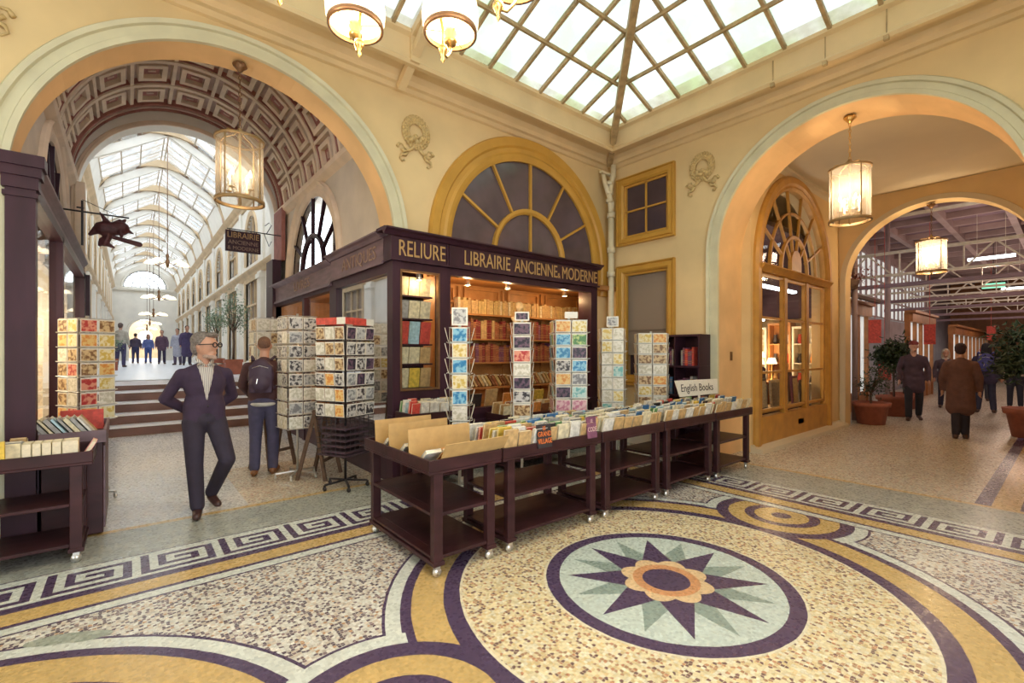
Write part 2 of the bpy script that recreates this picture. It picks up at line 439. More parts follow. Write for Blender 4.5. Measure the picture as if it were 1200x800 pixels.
    big = nt.nodes.new('ShaderNodeTexNoise'); big.inputs['Scale'].default_value = .9; nt.links.new(geo.outputs['Position'], big.inputs['Vector'])
    k = k*(E(big.outputs['Fac'])*.35+.82)
    vl = nt.nodes.new('ShaderNodeVectorMath'); vl.operation = 'SCALE'
    nt.links.new(state['c'], vl.inputs[0]); nt.links.new(k.k, vl.inputs['Scale'])
    nt.links.new(vl.outputs[0], b.inputs['Base Color'])
    rr = E(sc_.outputs[1])*.12+.24
    nt.links.new(rr.k, b.inputs['Roughness'])
    return m
def pm_noise(nt, geo, a, c, scale):
    n = nt.nodes.new('ShaderNodeTexNoise'); n.inputs['Scale'].default_value = scale; n.inputs['Detail'].default_value = 6
    nt.links.new(geo.outputs['Position'], n.inputs['Vector'])
    r = nt.nodes.new('ShaderNodeValToRGB'); r.color_ramp.elements[0].color = (*a, 1); r.color_ramp.elements[0].position = .35
    r.color_ramp.elements[1].color = (*c, 1); r.color_ramp.elements[1].position = .65
    nt.links.new(n.outputs['Fac'], r.inputs[0]); return r.outputs[0]
M['floor'] = mosaic()
b = MB(); b.box(-5.3, 42, -4, 12.2, -.12, 0); struct(b.build('floor', 'floor'), 'mosaic floor with star medallion, greek key border and speckled fields', 'floor')

# ------------------------------------------------------------------ shell
XC, YB = 7.1, 5.7
A1X, A1R, A1S = .95, 1.75, 3.12       # arch to the stepped gallery
A2Y, A2R, A2S = 1.90, 1.65, 3.20      # arch to the right passage
LX, LR, LS = 5.10, 1.64, 3.20         # lunette over the shop
# wall with the gallery arch and the bookshop
outer = [(-5.2, 0), (A1X-A1R, 0)]+arc(A1X, A1S, A1R, PI, 0, 40)+[(A1X+A1R, 3.05), (6.75, 3.05), (6.75, 0), (7.5, 0), (7.5, 6.0), (-5.2, 6.0)]
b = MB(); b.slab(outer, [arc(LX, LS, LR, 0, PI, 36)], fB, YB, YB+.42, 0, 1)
struct(b.build('wall_back', ['wall', 'warm_lit']), 'cream wall pierced by the tall gallery arch and the shop lunette', 'wall')
outer = [(5.7, 0), (A2Y+A2R, 0)]+arc(A2Y, A2S, A2R, 0, PI, 40)+[(A2Y-A2R, 0), (-4, 0), (-4, 6.0), (5.7, 6.0)]
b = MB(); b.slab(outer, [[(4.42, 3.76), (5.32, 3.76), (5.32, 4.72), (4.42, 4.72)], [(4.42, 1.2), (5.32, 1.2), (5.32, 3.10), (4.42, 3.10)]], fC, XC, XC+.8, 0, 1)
struct(b.build('wall_right', ['wall', 'warm_lit']), 'cream wall with the arch to the right hand passage', 'wall')
# archivolt mouldings
prof = [(-.02, .0), (-.02, -.05), (.03, -.05), (.04, -.03), (.11, -.03), (.12, -.06), (.16, -.07), (.18, -.03), (.18, 0)]
b = MB(); b.mould(([(A1X-A1R, 0)]+arc(A1X, A1S, A1R, PI, 0, 48)+[(A1X+A1R, 3.0)])[::1], prof, lambda u, v, w: (u, YB+w, v))
struct(b.build('trim_1', 'mould'), 'pale moulding framing the tall gallery arch', 'arch moulding')
b = MB(); b.mould([(A2Y-A2R, 0)]+arc(A2Y, A2S, A2R, PI, 0, 48)+[(A2Y+A2R, 0)], prof, lambda u, v, w: (XC+w, u, v))
struct(b.build('trim_2', 'mould'), 'pale moulding framing the arch to the right hand passage', 'arch moulding')
# cornice: wall band, soffit, deep fascia under the skylight
EI = .5; ZF, ZT = 5.20, 5.60
cp = [(0, 5.10), (.04, 5.11), (.08, 5.15), (.13, 5.16), (.14, 5.22), (.20, 5.27), (EI-.10, 5.28), (EI-.06, 5.20), (EI, 5.20), (EI+.02, 5.24), (EI, 5.27), (EI, 5.52), (EI+.05, 5.55), (EI+.05, 5.60), (EI-.08, 5.62), (EI-.3, 6.0)]
def cornice(name, pts, label):
    b = MB(); k = len(cp); vs = []
    # pts: wall corner positions with inward diagonal dir
    for (x, y), (dx, dy) in pts:
        for e, z in cp: vs.append((x+dx*e, y+dy*e, z))
    fs = [(i*k+q, i*k+q+1, (i+1)*k+q+1, (i+1)*k+q) for i in range(len(pts)-1) for q in range(k-1)]
    b.add(vs, fs)
    return struct(b.build(name, 'cornice'), label, 'cornice')
cornice('trim_3', [((-5.2, YB), (1, -1)), ((XC, YB), (-1, -1)), ((XC, -1.9), (-1, 1))], 'deep cream cornice and fascia under the glass roof')
# fascia joint straps
for i, (px, py, dx, dy) in enumerate([(XC-EI, 1.35, -1, 0), (XC-EI, 1.95, -1, 0), (XC-EI, 2.55, -1, 0)]):
    b = MB(); b.box(px-.012, px+.0, py-.006, py+.006, 5.18, 5.52); b.cbox((px-.02, py, 5.19), (.05, .05, .05))
    struct(b.build('trim_%d' % (30+i), 'rafter'), 'thin joint strap on the cream fascia', 'strap')
# glass roof: hipped, slope .38
SL = .38
XL, XR, Y0_, Y1_ = -5.2+EI, XC-EI, -1.9+EI, YB-EI
rise = (Y1_-Y0_)/2; ZR = ZT+SL*rise; YM = (Y0_+Y1_)/2
def zr(e): return ZT+SL*e
b = MB()
b.add([(XL, Y0_, ZT), (XR, Y0_, ZT), (XR, Y1_, ZT), (XL, Y1_, ZT), (XL+rise, YM, ZR), (XR-rise, YM, ZR)],
      [(0, 1, 5, 4), (1, 2, 5), (2, 3, 4, 5), (3, 0, 4)])
roof = struct(b.build('ceiling', 'glass_roof'), 'hipped glass roof with greenish weathered panes', 'glass roof')
b = MB()
x = 6.23
xs = [6.23-.476*i for i in range(24)]
for x in xs:
    e = min(rise, XR-x, x-XL)
    if e < .05: continue
    for y0, sg in ((Y1_, -1), (Y0_, 1)):
        b.beam((x, y0, ZT-.02), (x, y0+sg*e, zr(e)-.02), .045, .06)
ys = [4.89-.5*i for i in range(13)]
for y in ys:
    e = min(rise, Y1_-y, y-Y0_)
    if e < .05: continue
    b.beam((XR, y, ZT-.02), (XR-e, y, zr(e)-.02), .045, .06)
for e in (.68, 1.28, 1.9, 2.5):
    z = zr(e)-.05
    b.beam((XL+e, Y1_-e, z), (XR-e, Y1_-e, z), .035, .05); b.beam((XR-e, Y1_-e, z), (XR-e, Y0_+e, z), .035, .05); b.beam((XR-e, Y0_+e, z), (XL+e, Y0_+e, z), .035, .05)
o = b.build('glazing_bars', 'rafter', roof)
b = MB(); b.beam((XR+.38, Y1_+.38, ZT-.40), (XR-rise, YM, ZR-.05), .10, .14); b.beam((XR+.35, Y0_-.35, ZT-.24), (XR-rise, YM, ZR-.05), .10, .14); b.beam((XL+rise, YM, ZR), (XR-rise, YM, ZR), .1, .14)
b.build('hip_rafter', 'rafter', roof)
for tx in (2.72, -.82):
    b = MB(); b.beam((tx, Y1_+.05, ZT-.03), (tx, YM, ZR-.08), .11, .16); b.beam((tx, YB-.13, 5.08), (tx, Y1_-.55, zr(.55)-.16), .10, .10); b.box(tx-.06, tx+.06, Y1_-.05, Y1_+.03, 5.22, 5.6)
    b.build('principal_rafter', 'cornice', roof)
b = MB(); b.slab([(-5.2, 0), (-.8, 0)]+arc(.95, 3.12, 1.75, PI, 0, 30)+[(2.7, 0), (7.1, 0), (7.1, 6), (-5.2, 6)], [], fB, -2.3, -1.9); struct(b.build('wall_front', 'wall'), 'cream wall behind the viewer with an arch to the street', 'wall')
b = MB(); b.slab([(-1.9, 0), (.85, 0)]+arc(1.9, 2.6, 1.05, PI, 0, 30)+[(2.95, 0), (5.7, 0), (5.7, 6), (-1.9, 6)], [], fC, -5.6, -5.2); struct(b.build('wall_left', 'wall'), 'cream wall on the left side of the court with an arch', 'wall')

# lunette over the shop -------------------------------------------------
def lunette(name, cx, cs, R, fn, w, mat, glass, frame=.22, spokes=5, label='', inner=.45, matp=None, dep=.10):
    """half-round window drawn in (u,v) with local depth w; outer R = opening"""
    b = MB(); sgn = 1
    pr = [(-.10, w+.02), (-.10, w-.02), (-.05, w-.04), (0, w-.05), (.04, w-.03), (.10, w-.03), (.13, w-.06), (frame, w-.08), (frame+.02, w-.04), (frame+.02, w+.02)]
    b.mould([(cx-R, cs-.5)]+arc(cx, cs, R, PI, 0, 40)+[(cx+R, cs-.5)], pr, fn)
    r = b.build(name, matp or mat); struct(r, label, 'window')
    b = MB(); ri = R*inner
    m0, m1 = w, w+.05
    b.mould([(cx-ri, cs-.4)]+arc(cx, cs, ri, PI, 0, 24)+[(cx+ri, cs-.4)], [(-.035, m1), (-.035, m0-.01), (0, m0-.03), (.05, m0-.03), (.05, m1)], fn)
    for i in range(1, spokes+1):
        a = PI*i/(spokes+1)
        p = Vector((math.cos(a), math.sin(a))); q = Vector((-p.y, p.x))*.018
        A = Vector((cx, cs))+p*(ri+.04); B = Vector((cx, cs))+p*(R-.04)
        b.slab([tuple(A-q), tuple(B-q), tuple(B+q), tuple(A+q)], [], fn, m0-.015, m1)
    b.slab([(cx-.016, cs-.3), (cx+.016, cs-.3), (cx+.016, cs+ri), (cx-.016, cs+ri)], [], fn, m0-.015, m1)
    b.mould([(cx-R+.05, cs-.4)]+arc(cx, cs, R-.06, PI, 0, 40)+[(cx+R-.05, cs-.4)], [(-.03, m1), (-.03, m0-.01), (.06, m0-.01), (.06, m1)], fn)
    b.slab([(cx-R, cs-.04), (cx+R, cs-.04), (cx+R, cs+.02), (cx-R, cs+.02)], [], fn, m0-.02, m1)
    b.build('window_frame', mat, r)
    b = MB(); vs = [fn(u, v, w+.03) for u, v in [(cx-R, cs-.4)]+arc(cx, cs, R, PI, 0, 40)+[(cx+R, cs-.4)]]
    b.add(vs, [tuple(range(len(vs)))]); b.build('pane', glass, r)
    return r
lunette('window_1', LX, LS, LR, fB, YB, 'ochre', 'pane_lun', frame=.25, spokes=5, label='half-round ochre window above the bookshop sign')
b = MB(); b.box(3.0, 7.1, YB+.5, YB+3.0, 5.4, 5.5); b.box(3.0, 7.1, YB+3.0, YB+3.1, 2.9, 5.5); b.box(7.1, 7.2, YB+.5, YB+3, 2.9, 5.5); b.box(2.9, 3.0, YB+.5, YB+3, 2.9, 5.5); b.box(2.9, 7.2, YB+.5, YB+3.1, 2.85, 2.9)
struct(b.build('wall_mezzanine', 'plum_dark'), 'dark room behind the half-round window', 'wall')

# small windows on the right wall
def rect_window(name, y0, y1, z0, z1, label, blind=False):
    b = MB(); fr = .13
    pr = [(0, 0), (0, -.03), (.03, -.06), (.09, -.06), (.10, -.04), (fr-.01, -.04), (fr, -.07), (fr+.015, -.07), (fr+.015, 0)]
    P = [(y0, z0), (y0, z1), (y1, z1), (y1, z0)]
    b.mould(P, pr, lambda u, v, w: (XC+w, u, v), closed=True)
    r = struct(b.build(name, 'ochre'), label, 'window')
    b = MB(); b.mould(P, [(0, .06), (0, .01), (-.04, .01), (-.04, .06)], lambda u, v, w: (XC+w, u, v), closed=True)
    if not blind:
        b.box(XC+.01, XC+.05, y0, y1, (z0+z1)/2-.015, (z0+z1)/2+.015); b.box(XC+.01, XC+.05, (y0+y1)/2-.015, (y0+y1)/2+.015, z0, z1)
    b.build('window_frame', 'ochre', r)
    b = MB(); b.add([(XC+.035, y0, z0), (XC+.035, y1, z0), (XC+.035, y1, z1), (XC+.035, y0, z1)], [(0, 1, 2, 3)]); b.build('pane', 'glass' if blind else 'pane_dark', r)
    if blind:
        b = MB()
        for i in range(14):
            yy = y0+(y1-y0)*(i+.5)/14; b.cbox((XC+.10, yy, (z0+z1)/2+.2), (.012, (y1-y0)/14*.96, z1-z0-.4), .12)
        b.box(XC+.06, XC+.13, y0, y1, z0+.85, z0+.88)
        b.build('blind', 'blind', r)
    return r
rect_window('window_2', 4.42, 5.32, 3.76, 4.72, 'small four-paned ochre window high beside the drainpipe')
rect_window('window_3', 4.42, 5.32, 1.2, 3.10, 'tall ochre window with a slatted blind behind the glass', True)
b = MB(); b.box(XC+.18, XC+.22, 4.30, 5.44, 3.6, 4.85); b.box(XC+.18, XC+.22, 4.30, 5.44, 1.1, 3.2)  # dark plates close behind the panes stand in for unlit depth
struct(b.build('wall_dark_backing', 'plum_dark'), 'dark plates put in for the shade behind the small windows', 'wall')
# skirting plinth
b = MB(); b.box(XC-.03, XC, 3.75, 5.7, 0, .35); struct(b.build('baseboard_right', 'gal_side'), 'stone plinth at the foot of the right wall', 'baseboard')

# wreaths ----------------------------------------------------------------
def wreath(fn, cu, cv, label, flip=1):
    b = MB(); rnd = random.Random(3)
    N = 26
    for i in range(N):
        a = 2*PI*i/N; 
        for k in range(3):
            rr = .155+(k-1)*.032; q = fn(cu+flip*rr*math.cos(a+k*.07), cv+rr*math.sin(a+k*.07)*1.12, -.025-.01*(k == 1))
            b.ell(q, (.028, .028, .03), 6)
    for dx, dz in ((-.05, -.10), (.05, -.11), (0, -.13), (-.02, -.07), (.07, -.07), (-.09, -.13)): b.ell(fn(cu+dx, cv+dz, -.05), (.038, .04, .036), 8)
    def rib(pts): b.tube([fn(cu+flip*x, cv+z, -.02-.01*math.sin(i)) for i, (x, z) in enumerate(pts)], [.016+.008*math.sin(i*1.3) for i in range(len(pts))], 6)
    for sg in (-1, 1):
        rib([(sg*.03, -.17), (sg*.07, -.24), (sg*.12, -.27), (sg*.17, -.24), (sg*.19, -.20), (sg*.24, -.20), (sg*.27, -.25)])
        rib([(sg*.13, -.27), (sg*.19, -.30), (sg*.22, -.27)]); rib([(sg*.12, -.29), (sg*.16, -.34), (sg*.22, -.35), (sg*.24, -.40), (sg*.20, -.43), (sg*.17, -.41)])
    return tag(b.build('stucco_wreath', 'wreath'), label, 'wreath', 'stucco wreaths')
wreath(lambda u, v, w: (u, YB+w, v), 3.0, 4.62, 'gilt stucco wreath with ribbons between the gallery arch and the half-round window')
wreath(lambda u, v, w: (XC+w, u, v), 3.80, 4.62, 'gilt stucco wreath with ribbons between the small window and the right arch', -1)
wreath(lambda u, v, w: (u, YB+w, v), -1.02, 4.72, 'gilt stucco wreath cut by the top left edge, left of the gallery arch')
wreath(lambda u, v, w: (XC+w, u, v), .0, 4.62, 'gilt stucco wreath at the right picture edge beyond the right arch')

# drainpipe ----------------------------------------------------------------
b = MB(); px, py = 6.93, 5.50
b.tube([(px, py, 0.02), (px, py, 4.25)], .055, 12); 
for z in (1.0, 2.2, 3.1, 3.55, 4.2): b.lathe([(.055, -.05), (.075, -.05), (.075, .05), (.055, .05)], (px, py, z), 12)
b.tube([(px, py, 4.2), (px-.02, py, 4.4), (px-.07, py-.02, 4.55), (px-.04, py-.03, 4.75), (px, py-.05, 4.95), (px, py-.06, 5.12)], .05, 10)
b.tube([(px, py, 4.25), (px+.0, py-.02, 4.42), (px-.10, py, 4.62), (px-.16, py+.02, 4.80), (px-.16, py+.05, 4.98)], .045, 10)
b.box(px-.28, px+.12, py-.02, py+.04, 4.93, 4.97)
for z in (4.45, 4.6, 4.78): b.lathe([(.05, -.03), (.07, -.03), (.07, .03), (.05, .03)], (px-.06, py-.01, z), 10)
tag(b.build('drainpipe', 'pipe'), 'cream cast drainpipe in the corner beside the shop', 'drainpipe')

# ------------------------------------------------------------------ coffered vault and gallery
GX, GR = .95, 1.80
VS = 4.90; VE = 4.69
def vmap(t, y, r): return (GX+r*math.cos(t), y, VS+r*math.sin(t))
b = MB(); NA = 9; rows = 6; ya, yb = 6.12, 12.0
b2 = MB()
def vpatch(t0, t1, y0, y1, r0, m, r1=None, n=3):
    """solid patch from radius r0 (front, inner) back to r1"""
    r1 = r1 or GR+.2
    for i in range(n):
        a = t0+(t1-t0)*i/n; c = t0+(t1-t0)*(i+1)/n
        vs = [vmap(a, y0, r0), vmap(c, y0, r0), vmap(c, y1, r0), vmap(a, y1, r0), vmap(a, y0, r1), vmap(c, y0, r1), vmap(c, y1, r1), vmap(a, y1, r1)]
        b.add(vs, [(0, 1, 2, 3), (0, 4, 5, 1), (3, 2, 6, 7), (0, 3, 7, 4), (1, 5, 6, 2)], m)
for i in range(60):
    a, c = PI*i/60, PI*(i+1)/60
    b.add([vmap(a, ya, GR+.10), vmap(c, ya, GR+.10), vmap(c, yb, GR+.10), vmap(a, yb, GR+.10)], [(0, 1, 2, 3)], 1)
dt = PI/NA; dyv = (yb-ya-.4)/rows
for j in range(rows):
    y0 = ya+.2+dyv*j; 
    vpatch(0, PI, y0-.05, y0+.05, GR, 0, n=44); vpatch(0, PI, y0-.10, y0-.07, GR+.02, 2, n=44); vpatch(0, PI, y0+.07, y0+.10, GR+.02, 2, n=44)
    for i in range(NA):
        t0 = dt*i; t1 = t0+dt; e = .16*dt; f_ = .12
        vpatch(t0-.045*dt, t0+.045*dt, y0, y0+dyv, GR+.01, 0, n=1)
        # raised frame ring
        a0, a1, c0, c1 = t0+e, t1-e, y0+f_+.05, y0+dyv-f_-.05
        w1 = .12*dt; w2 = .10
        vpatch(a0, a0+w1, c0, c1, GR+.015, 0, n=1); vpatch(a1-w1, a1, c0, c1, GR+.015, 0, n=1)
        vpatch(a0+w1, a1-w1, c0, c0+w2, GR+.015, 0, n=1); vpatch(a0+w1, a1-w1, c1-w2, c1, GR+.015, 0, n=1)
        vpatch(a0+w1*1.3, a1-w1*1.3, c0+w2*1.5, c1-w2*1.5, GR+.07, 2, n=1)
        vpatch(a0+w1*2.1, a1-w1*2.1, c0+w2*2.6, c1-w2*2.6, GR+.05, 1, n=1)
for y0, y1, r, m in ((yb-.32, yb-.26, GR-.02, 2), (yb-.22, yb-.16, GR-.03, 1), (yb-.12, yb-.05, GR-.04, 2)): vpatch(0, PI, y0, y1, r, m, n=44)
struct(b.build('ceiling_vault', ['vault_t', 'vault_m', 'vault_d']), 'coffered barrel vault in tan and dark red over the first gallery bay', 'vault')
# side walls of the coffered bay (right one carries lunette, left one too)
for sgn, nm, xw, mat in ((1, 'wall_gallery_right', GX+GR, 'gal_side'), (-1, 'wall_gallery_left', GX-GR, 'gal_side')):
    b = MB(); hole = arc(9.45, 3.22, 1.55, 0, PI, 30)
    b.slab([(6.12, 0), (12.0, 0), (12.0, VS+.02), (6.12, VS+.02)] if sgn < 0 else [(6.12, 3.0), (12.0, 3.0), (12.0, VS+.02), (6.12, VS+.02)], [hole] if sgn > 0 else [hole, [(6.4, .8), (11.4, .8), (11.4, 2.9), (6.4, 2.9)]], fC, xw, xw+sgn*.18)
    struct(b.build(nm, mat), 'plaster side wall of the coffered bay, %s of the gallery' % ('right' if sgn > 0 else 'left'), 'wall')
    b = MB(); b.mould([(6.12, VS-.1), (12.0, VS-.1)], [(-.05, 0), (0, -.05), (.04, -.10), (.12, -.12), (.14, 0)], lambda u, v, w: (xw+sgn*w, u, v))
    struct(b.build('trim_%d' % (5 if sgn > 0 else 6), 'vault_t'), 'impost moulding under the coffered vault, %s side' % ('right' if sgn > 0 else 'left'), 'moulding')
    lunette('window_%d' % (4 if sgn > 0 else 5), 9.45, 3.22, 1.52, lambda u, v, w, xw=xw, sgn=sgn: (xw+sgn*w, u, v), 0, 'purple', 'glass_dark' if sgn < 0 else 'glass', frame=.16, spokes=5, label='half-round plum window on the %s wall of the coffered bay' % ('right' if sgn > 0 else 'left'), matp='vault_t')
b = MB(); b.box(GX+GR+1.2, GX+GR+1.3, 6, 12, 2.9, 5.2); b.box(GX+GR+.2, GX+GR+1.3, 6, 12, 5.1, 5.2)
struct(b.build('wall_upstairs_right', 'gal_wall'), 'pale room behind the half-round window on the right', 'wall')
b = MB(); b.box(GX-GR-1.3, GX-GR-1.2, 6, 12, 2.9, 5.2); b.box(GX-GR-1.3, GX-GR-.2, 6, 12, 5.1, 5.2)
struct(b.build('wall_upstairs_left', 'plum_dark'), 'dark room behind the half-round window on the left', 'wall')
# end wall of the vault with its arch
out_ = [(-1.0-.2, 0), (-1.0+.2, 0), (GX-1.66, 0)] + arc(GX, VS, 1.66, PI, 0, 40) + [(GX+1.66, 0), (3.2, 0), (3.2, 7.2), (-1.2, 7.2)]
out_ = [(-1.2, 0), (GX-1.70, 0), (GX-1.70, VE)] + arc(GX, VE, 1.70, PI, 0, 40)[1:] + [(GX+1.70, 0), (3.2, 0), (3.2, 7.2), (-1.2, 7.2)]
b = MB(); b.slab(out_, [], fB, 12.0, 12.35); struct(b.build('wall_gallery_end', 'gal_wall'), 'pale arch closing the coffered bay', 'wall')
b = MB(); b.mould([(GX-1.70, 3.0), (GX-1.70, VE)]+arc(GX, VE, 1.70, PI, 0, 40)[1:]+[(GX+1.70, 3.0)], [(0, 0), (0, -.04), (.04, -.05), (.05, -.02), (.09, -.02), (.1, 0)], lambda u, v, w: (u, 12.0+w, v))
struct(b.build('trim_7', 'vault_t'), 'tan moulding round the arch at the top of the steps', 'arch moulding')
# steps and upper floor
FZ = 1.03; RS = FZ/5
b = MB(); b3 = MB()
for i in range(5):
    y0 = 11.86+.3*i
    b.box(-.9, 2.9, y0, y0+.02, RS*i, RS*(i+1)-.035, 1)
    b.box(-.9, 2.9, y0-.03, y0+.34 if i < 4 else y0+.2, RS*(i+1)-.04, RS*(i+1), 0)
struct(b.build('steps', ['stone_step', 'riser']), 'five steps with pale treads and dark red risers up to the gallery', 'steps')
b = MB(); b.box(-1.2, 3.2, 13.05, 62, FZ-.1, FZ); struct(b.build('floor_gallery', 'stone_step'), 'pale polished floor of the upper gallery', 'floor')
# gallery side walls
GL, GRX = -1.0, 2.95
YE_ = 45.0; ZC = 6.40; bays = [(14.7+3.3*i) for i in range(10)]
ribY = [14.7+3.3*i for i in range(10)]
for sgn, nm, xw in ((1, 'wall_arcade_right', GRX), (-1, 'wall_arcade_left', GL)):
    b = MB()
    holes = []
    for y in ribY[:-1]+[11.4+1.2]:
        c = y+1.65
        if y == 12.6: continue
        holes.append([(c-.85, FZ+.35), (c+.85, FZ+.35), (c+.85, 3.85), (c-.85, 3.85)])
        holes.append([(c-.75, 4.4)]+arc(c, 5.15, .75, PI, 0, 14)+[(c+.75, 4.4)])
    b.slab([(12.3, FZ), (YE_, FZ), (YE_, ZC+.1), (12.3, ZC+.1)], holes, fC, xw, xw+sgn*.2)
    struct(b.build(nm, 'gal_wall'), 'pale arcaded wall along the %s of the gallery' % ('right' if sgn > 0 else 'left'), 'wall')
    b = MB(); fn = lambda u, v, w, xw=xw, sgn=sgn: (xw+sgn*w, u, v)
    b.mould([(12.4, 4.0), (YE_, 4.0)], [(-.06, 0), (-.03, -.06), (.04, -.08), (.10, -.14), (.16, -.16), (.18, 0)], fn)
    struct(b.build('trim_%d' % (8 if sgn > 0 else 9), 'gal_tan'), 'tan string course along the %s gallery wall' % ('right' if sgn > 0 else 'left'), 'moulding')
    b = MB(); b.mould([(12.4, ZC), (YE_, ZC)], [(-.14, 0), (-.12, -.05), (-.05, -.08), (.02, -.16), (.10, -.22), (.14, -.2), (.16, 0)], fn)
    struct(b.build('trim_%d' % (10 if sgn > 0 else 11), 'gal_tan'), 'tan main cornice along the %s gallery wall' % ('right' if sgn > 0 else 'left'), 'cornice')
    for k, y in enumerate(ribY):
        b = MB(); X_ = lambda w: xw+sgn*w
        xa, xb = sorted((X_(0), X_(-.12)))
        b.box(xa, xb, y-.22, y+.22, FZ, 3.95); b.box(min(xa, X_(-.16)), max(xb, X_(-.16)), y-.26, y+.26, 3.75, 3.88); b.box(min(xa, X_(-.17)), max(xb, X_(-.17)), y-.27, y+.27, FZ, FZ+.25)
        b.box(xa if sgn < 0 else X_(-.06), X_(-.06) if sgn < 0 else xb, y-.18, y+.18, 4.15, 6.3)
        struct(b.build('trim_%d' % (40+k+20*(sgn > 0)), 'gal_wall'), 'pale pilaster of the %s gallery wall, %s from the steps' % ('right' if sgn > 0 else 'left', ordn(k+1)), 'pilaster')
    first = None
    for k, y in enumerate(ribY[:-1]):
        c = 0
        lab = 'tan shopfront window with a round-headed window above, %s bay on the %s of the gallery' % (ordn(k+1), 'right' if sgn > 0 else 'left')
        if first is None:
            b = MB(); fl = lambda u, v, w, sgn=sgn: (sgn*w, u, v)
            b.mould([(c-.85, FZ+.3), (c-.85, 3.85), (c+.85, 3.85), (c+.85, FZ+.3)], [(0, .05), (0, -.03), (.12, -.05), (.13, 0)], fl)
            b.mould([(c-.75, 4.4)]+arc(c, 5.15, .75, PI, 0, 16)+[(c+.75, 4.4)], [(0, .05), (0, -.03), (.14, -.06), (.16, 0)], fl)
            r = struct(b.build('window_%d' % (100 if sgn > 0 else 101), 'gal_tan'), lab, 'window')
            b = MB()
            for q in (-.28, .28): b.slab([(c+q-.025, FZ+.35), (c+q+.025, FZ+.35), (c+q+.025, 3.85), (c+q-.025, 3.85)], [], fl, .02, .07)
            b.slab([(c-.85, 3.1), (c+.85, 3.1), (c+.85, 3.16), (c-.85, 3.16)], [], fl, .02, .07)
            b.slab([(c-.02, 4.4), (c+.02, 4.4), (c+.02, 5.88), (c-.02, 5.88)], [], fl, .02, .07)
            b.slab([(c-.75, 5.1), (c+.75, 5.1), (c+.75, 5.14), (c-.75, 5.14)], [], fl, .02, .07)
            b.build('window_frame', 'gal_tan', r)
            b = MB(); b.slab([(c-.85, FZ+.35), (c+.85, FZ+.35), (c+.85, 3.85), (c-.85, 3.85)], [], fl, .08, .09)
            b.slab([(c-.75, 4.4)]+arc(c, 5.15, .75, PI, 0, 14)+[(c+.75, 4.4)], [], fl, .08, .09)
            M['pane_gal'] = M.get('pane_gal') or pm('shaded_shop_glass', (.30, .24, .20), .12, .3, 2)
            b.build('pane', 'pane_gal', r)
            r.location = (xw, y+1.65, 0); first = r
        else:
            r = copy_tree(first, loc=(xw, y+1.65, 0)); struct(r, lab, 'window')
            r.name = 'window_%d' % (102+2*k+(sgn < 0))
# ribs
ribmesh = None
for k, y in enumerate(ribY[1:]):
    if ribmesh is None:
        b = MB(); R_ = 1.93
        pa = arc(GX, 0, R_, PI, 0, 36)
        b.mould(pa, [(0, .0), (0, .30), (.25, .30), (.25, 0), (0, 0)], fB, 0)
        for i in range(9):
            a = PI*(i+.5)/9; b.cbox((GX+(R_-.01)*math.cos(a), .15, (R_-.01)*math.sin(a)), (.03, .12, .22), R=Matrix.Rotation(-a, 4, 'Y'), m=1)
        o = b.build('trim_%d' % 200, ['gal_tan', 'vault_m']); ribmesh = o
    else: o = ribmesh.copy(); COL.objects.link(o); o.name = 'trim_%d' % (200+k)
    o.location = (0, y-.15, ZC+.06)
    struct(o, 'round rib of the gallery roof, %s from the steps' % ordn(k+1), 'rib')
# glazed gable roof over the ribs, white haunch slabs below eaves
b = MB(); ZE, ZRG = 7.55, 8.75
y0, y1 = 12.35, YE_
b.add([(GL+.25, y0, ZE), (GL+.25, y1, ZE), (GX, y1, ZRG), (GX, y0, ZRG), (GRX-.25, y0, ZE), (GRX-.25, y1, ZE)], [(0, 1, 2, 3), (3, 2, 5, 4)])
rf = struct(b.build('ceiling_glass', 'glass_gal'), 'gabled glass roof running down the whole gallery', 'glass roof')
b = MB()
for xa_, sg in ((GL+.25, 1), (GRX-.25, -1)):
    for t in (.02, .33, .62, .97):
        xx = xa_+(GX-xa_)*t; zz = ZE+(ZRG-ZE)*t-.02; b.beam((xx, y0, zz), (xx, y1, zz), .04, .05)
    y = y0
    while y < y1: b.beam((xa_, y, ZE-.02), (GX, y, ZRG-.02), .03, .04); y += .66
b.build('glazing_bars', 'gal_side', rf)
b = MB()
for y in ribY[1:]:
    b.beam((GL+.1, y, ZE-.25), (GX, y, ZRG-.25), .12, .22); b.beam((GRX-.1, y, ZE-.25), (GX, y, ZRG-.25), .12, .22)
b.build('tie_rafters', 'gal_wall', rf)
b = MB()
for xa_, xb_ in ((GL-.05, GL+.28), (GRX+.05, GRX-.28)):
    b.add([(xa_, y0, ZC), (xa_, y1, ZC), (xb_, y1, ZE), (xb_, y0, ZE)], [(0, 1, 2, 3)])
struct(b.build('trim_12', 'gal_wall'), 'pale sloping coves below the gallery glass', 'cove')
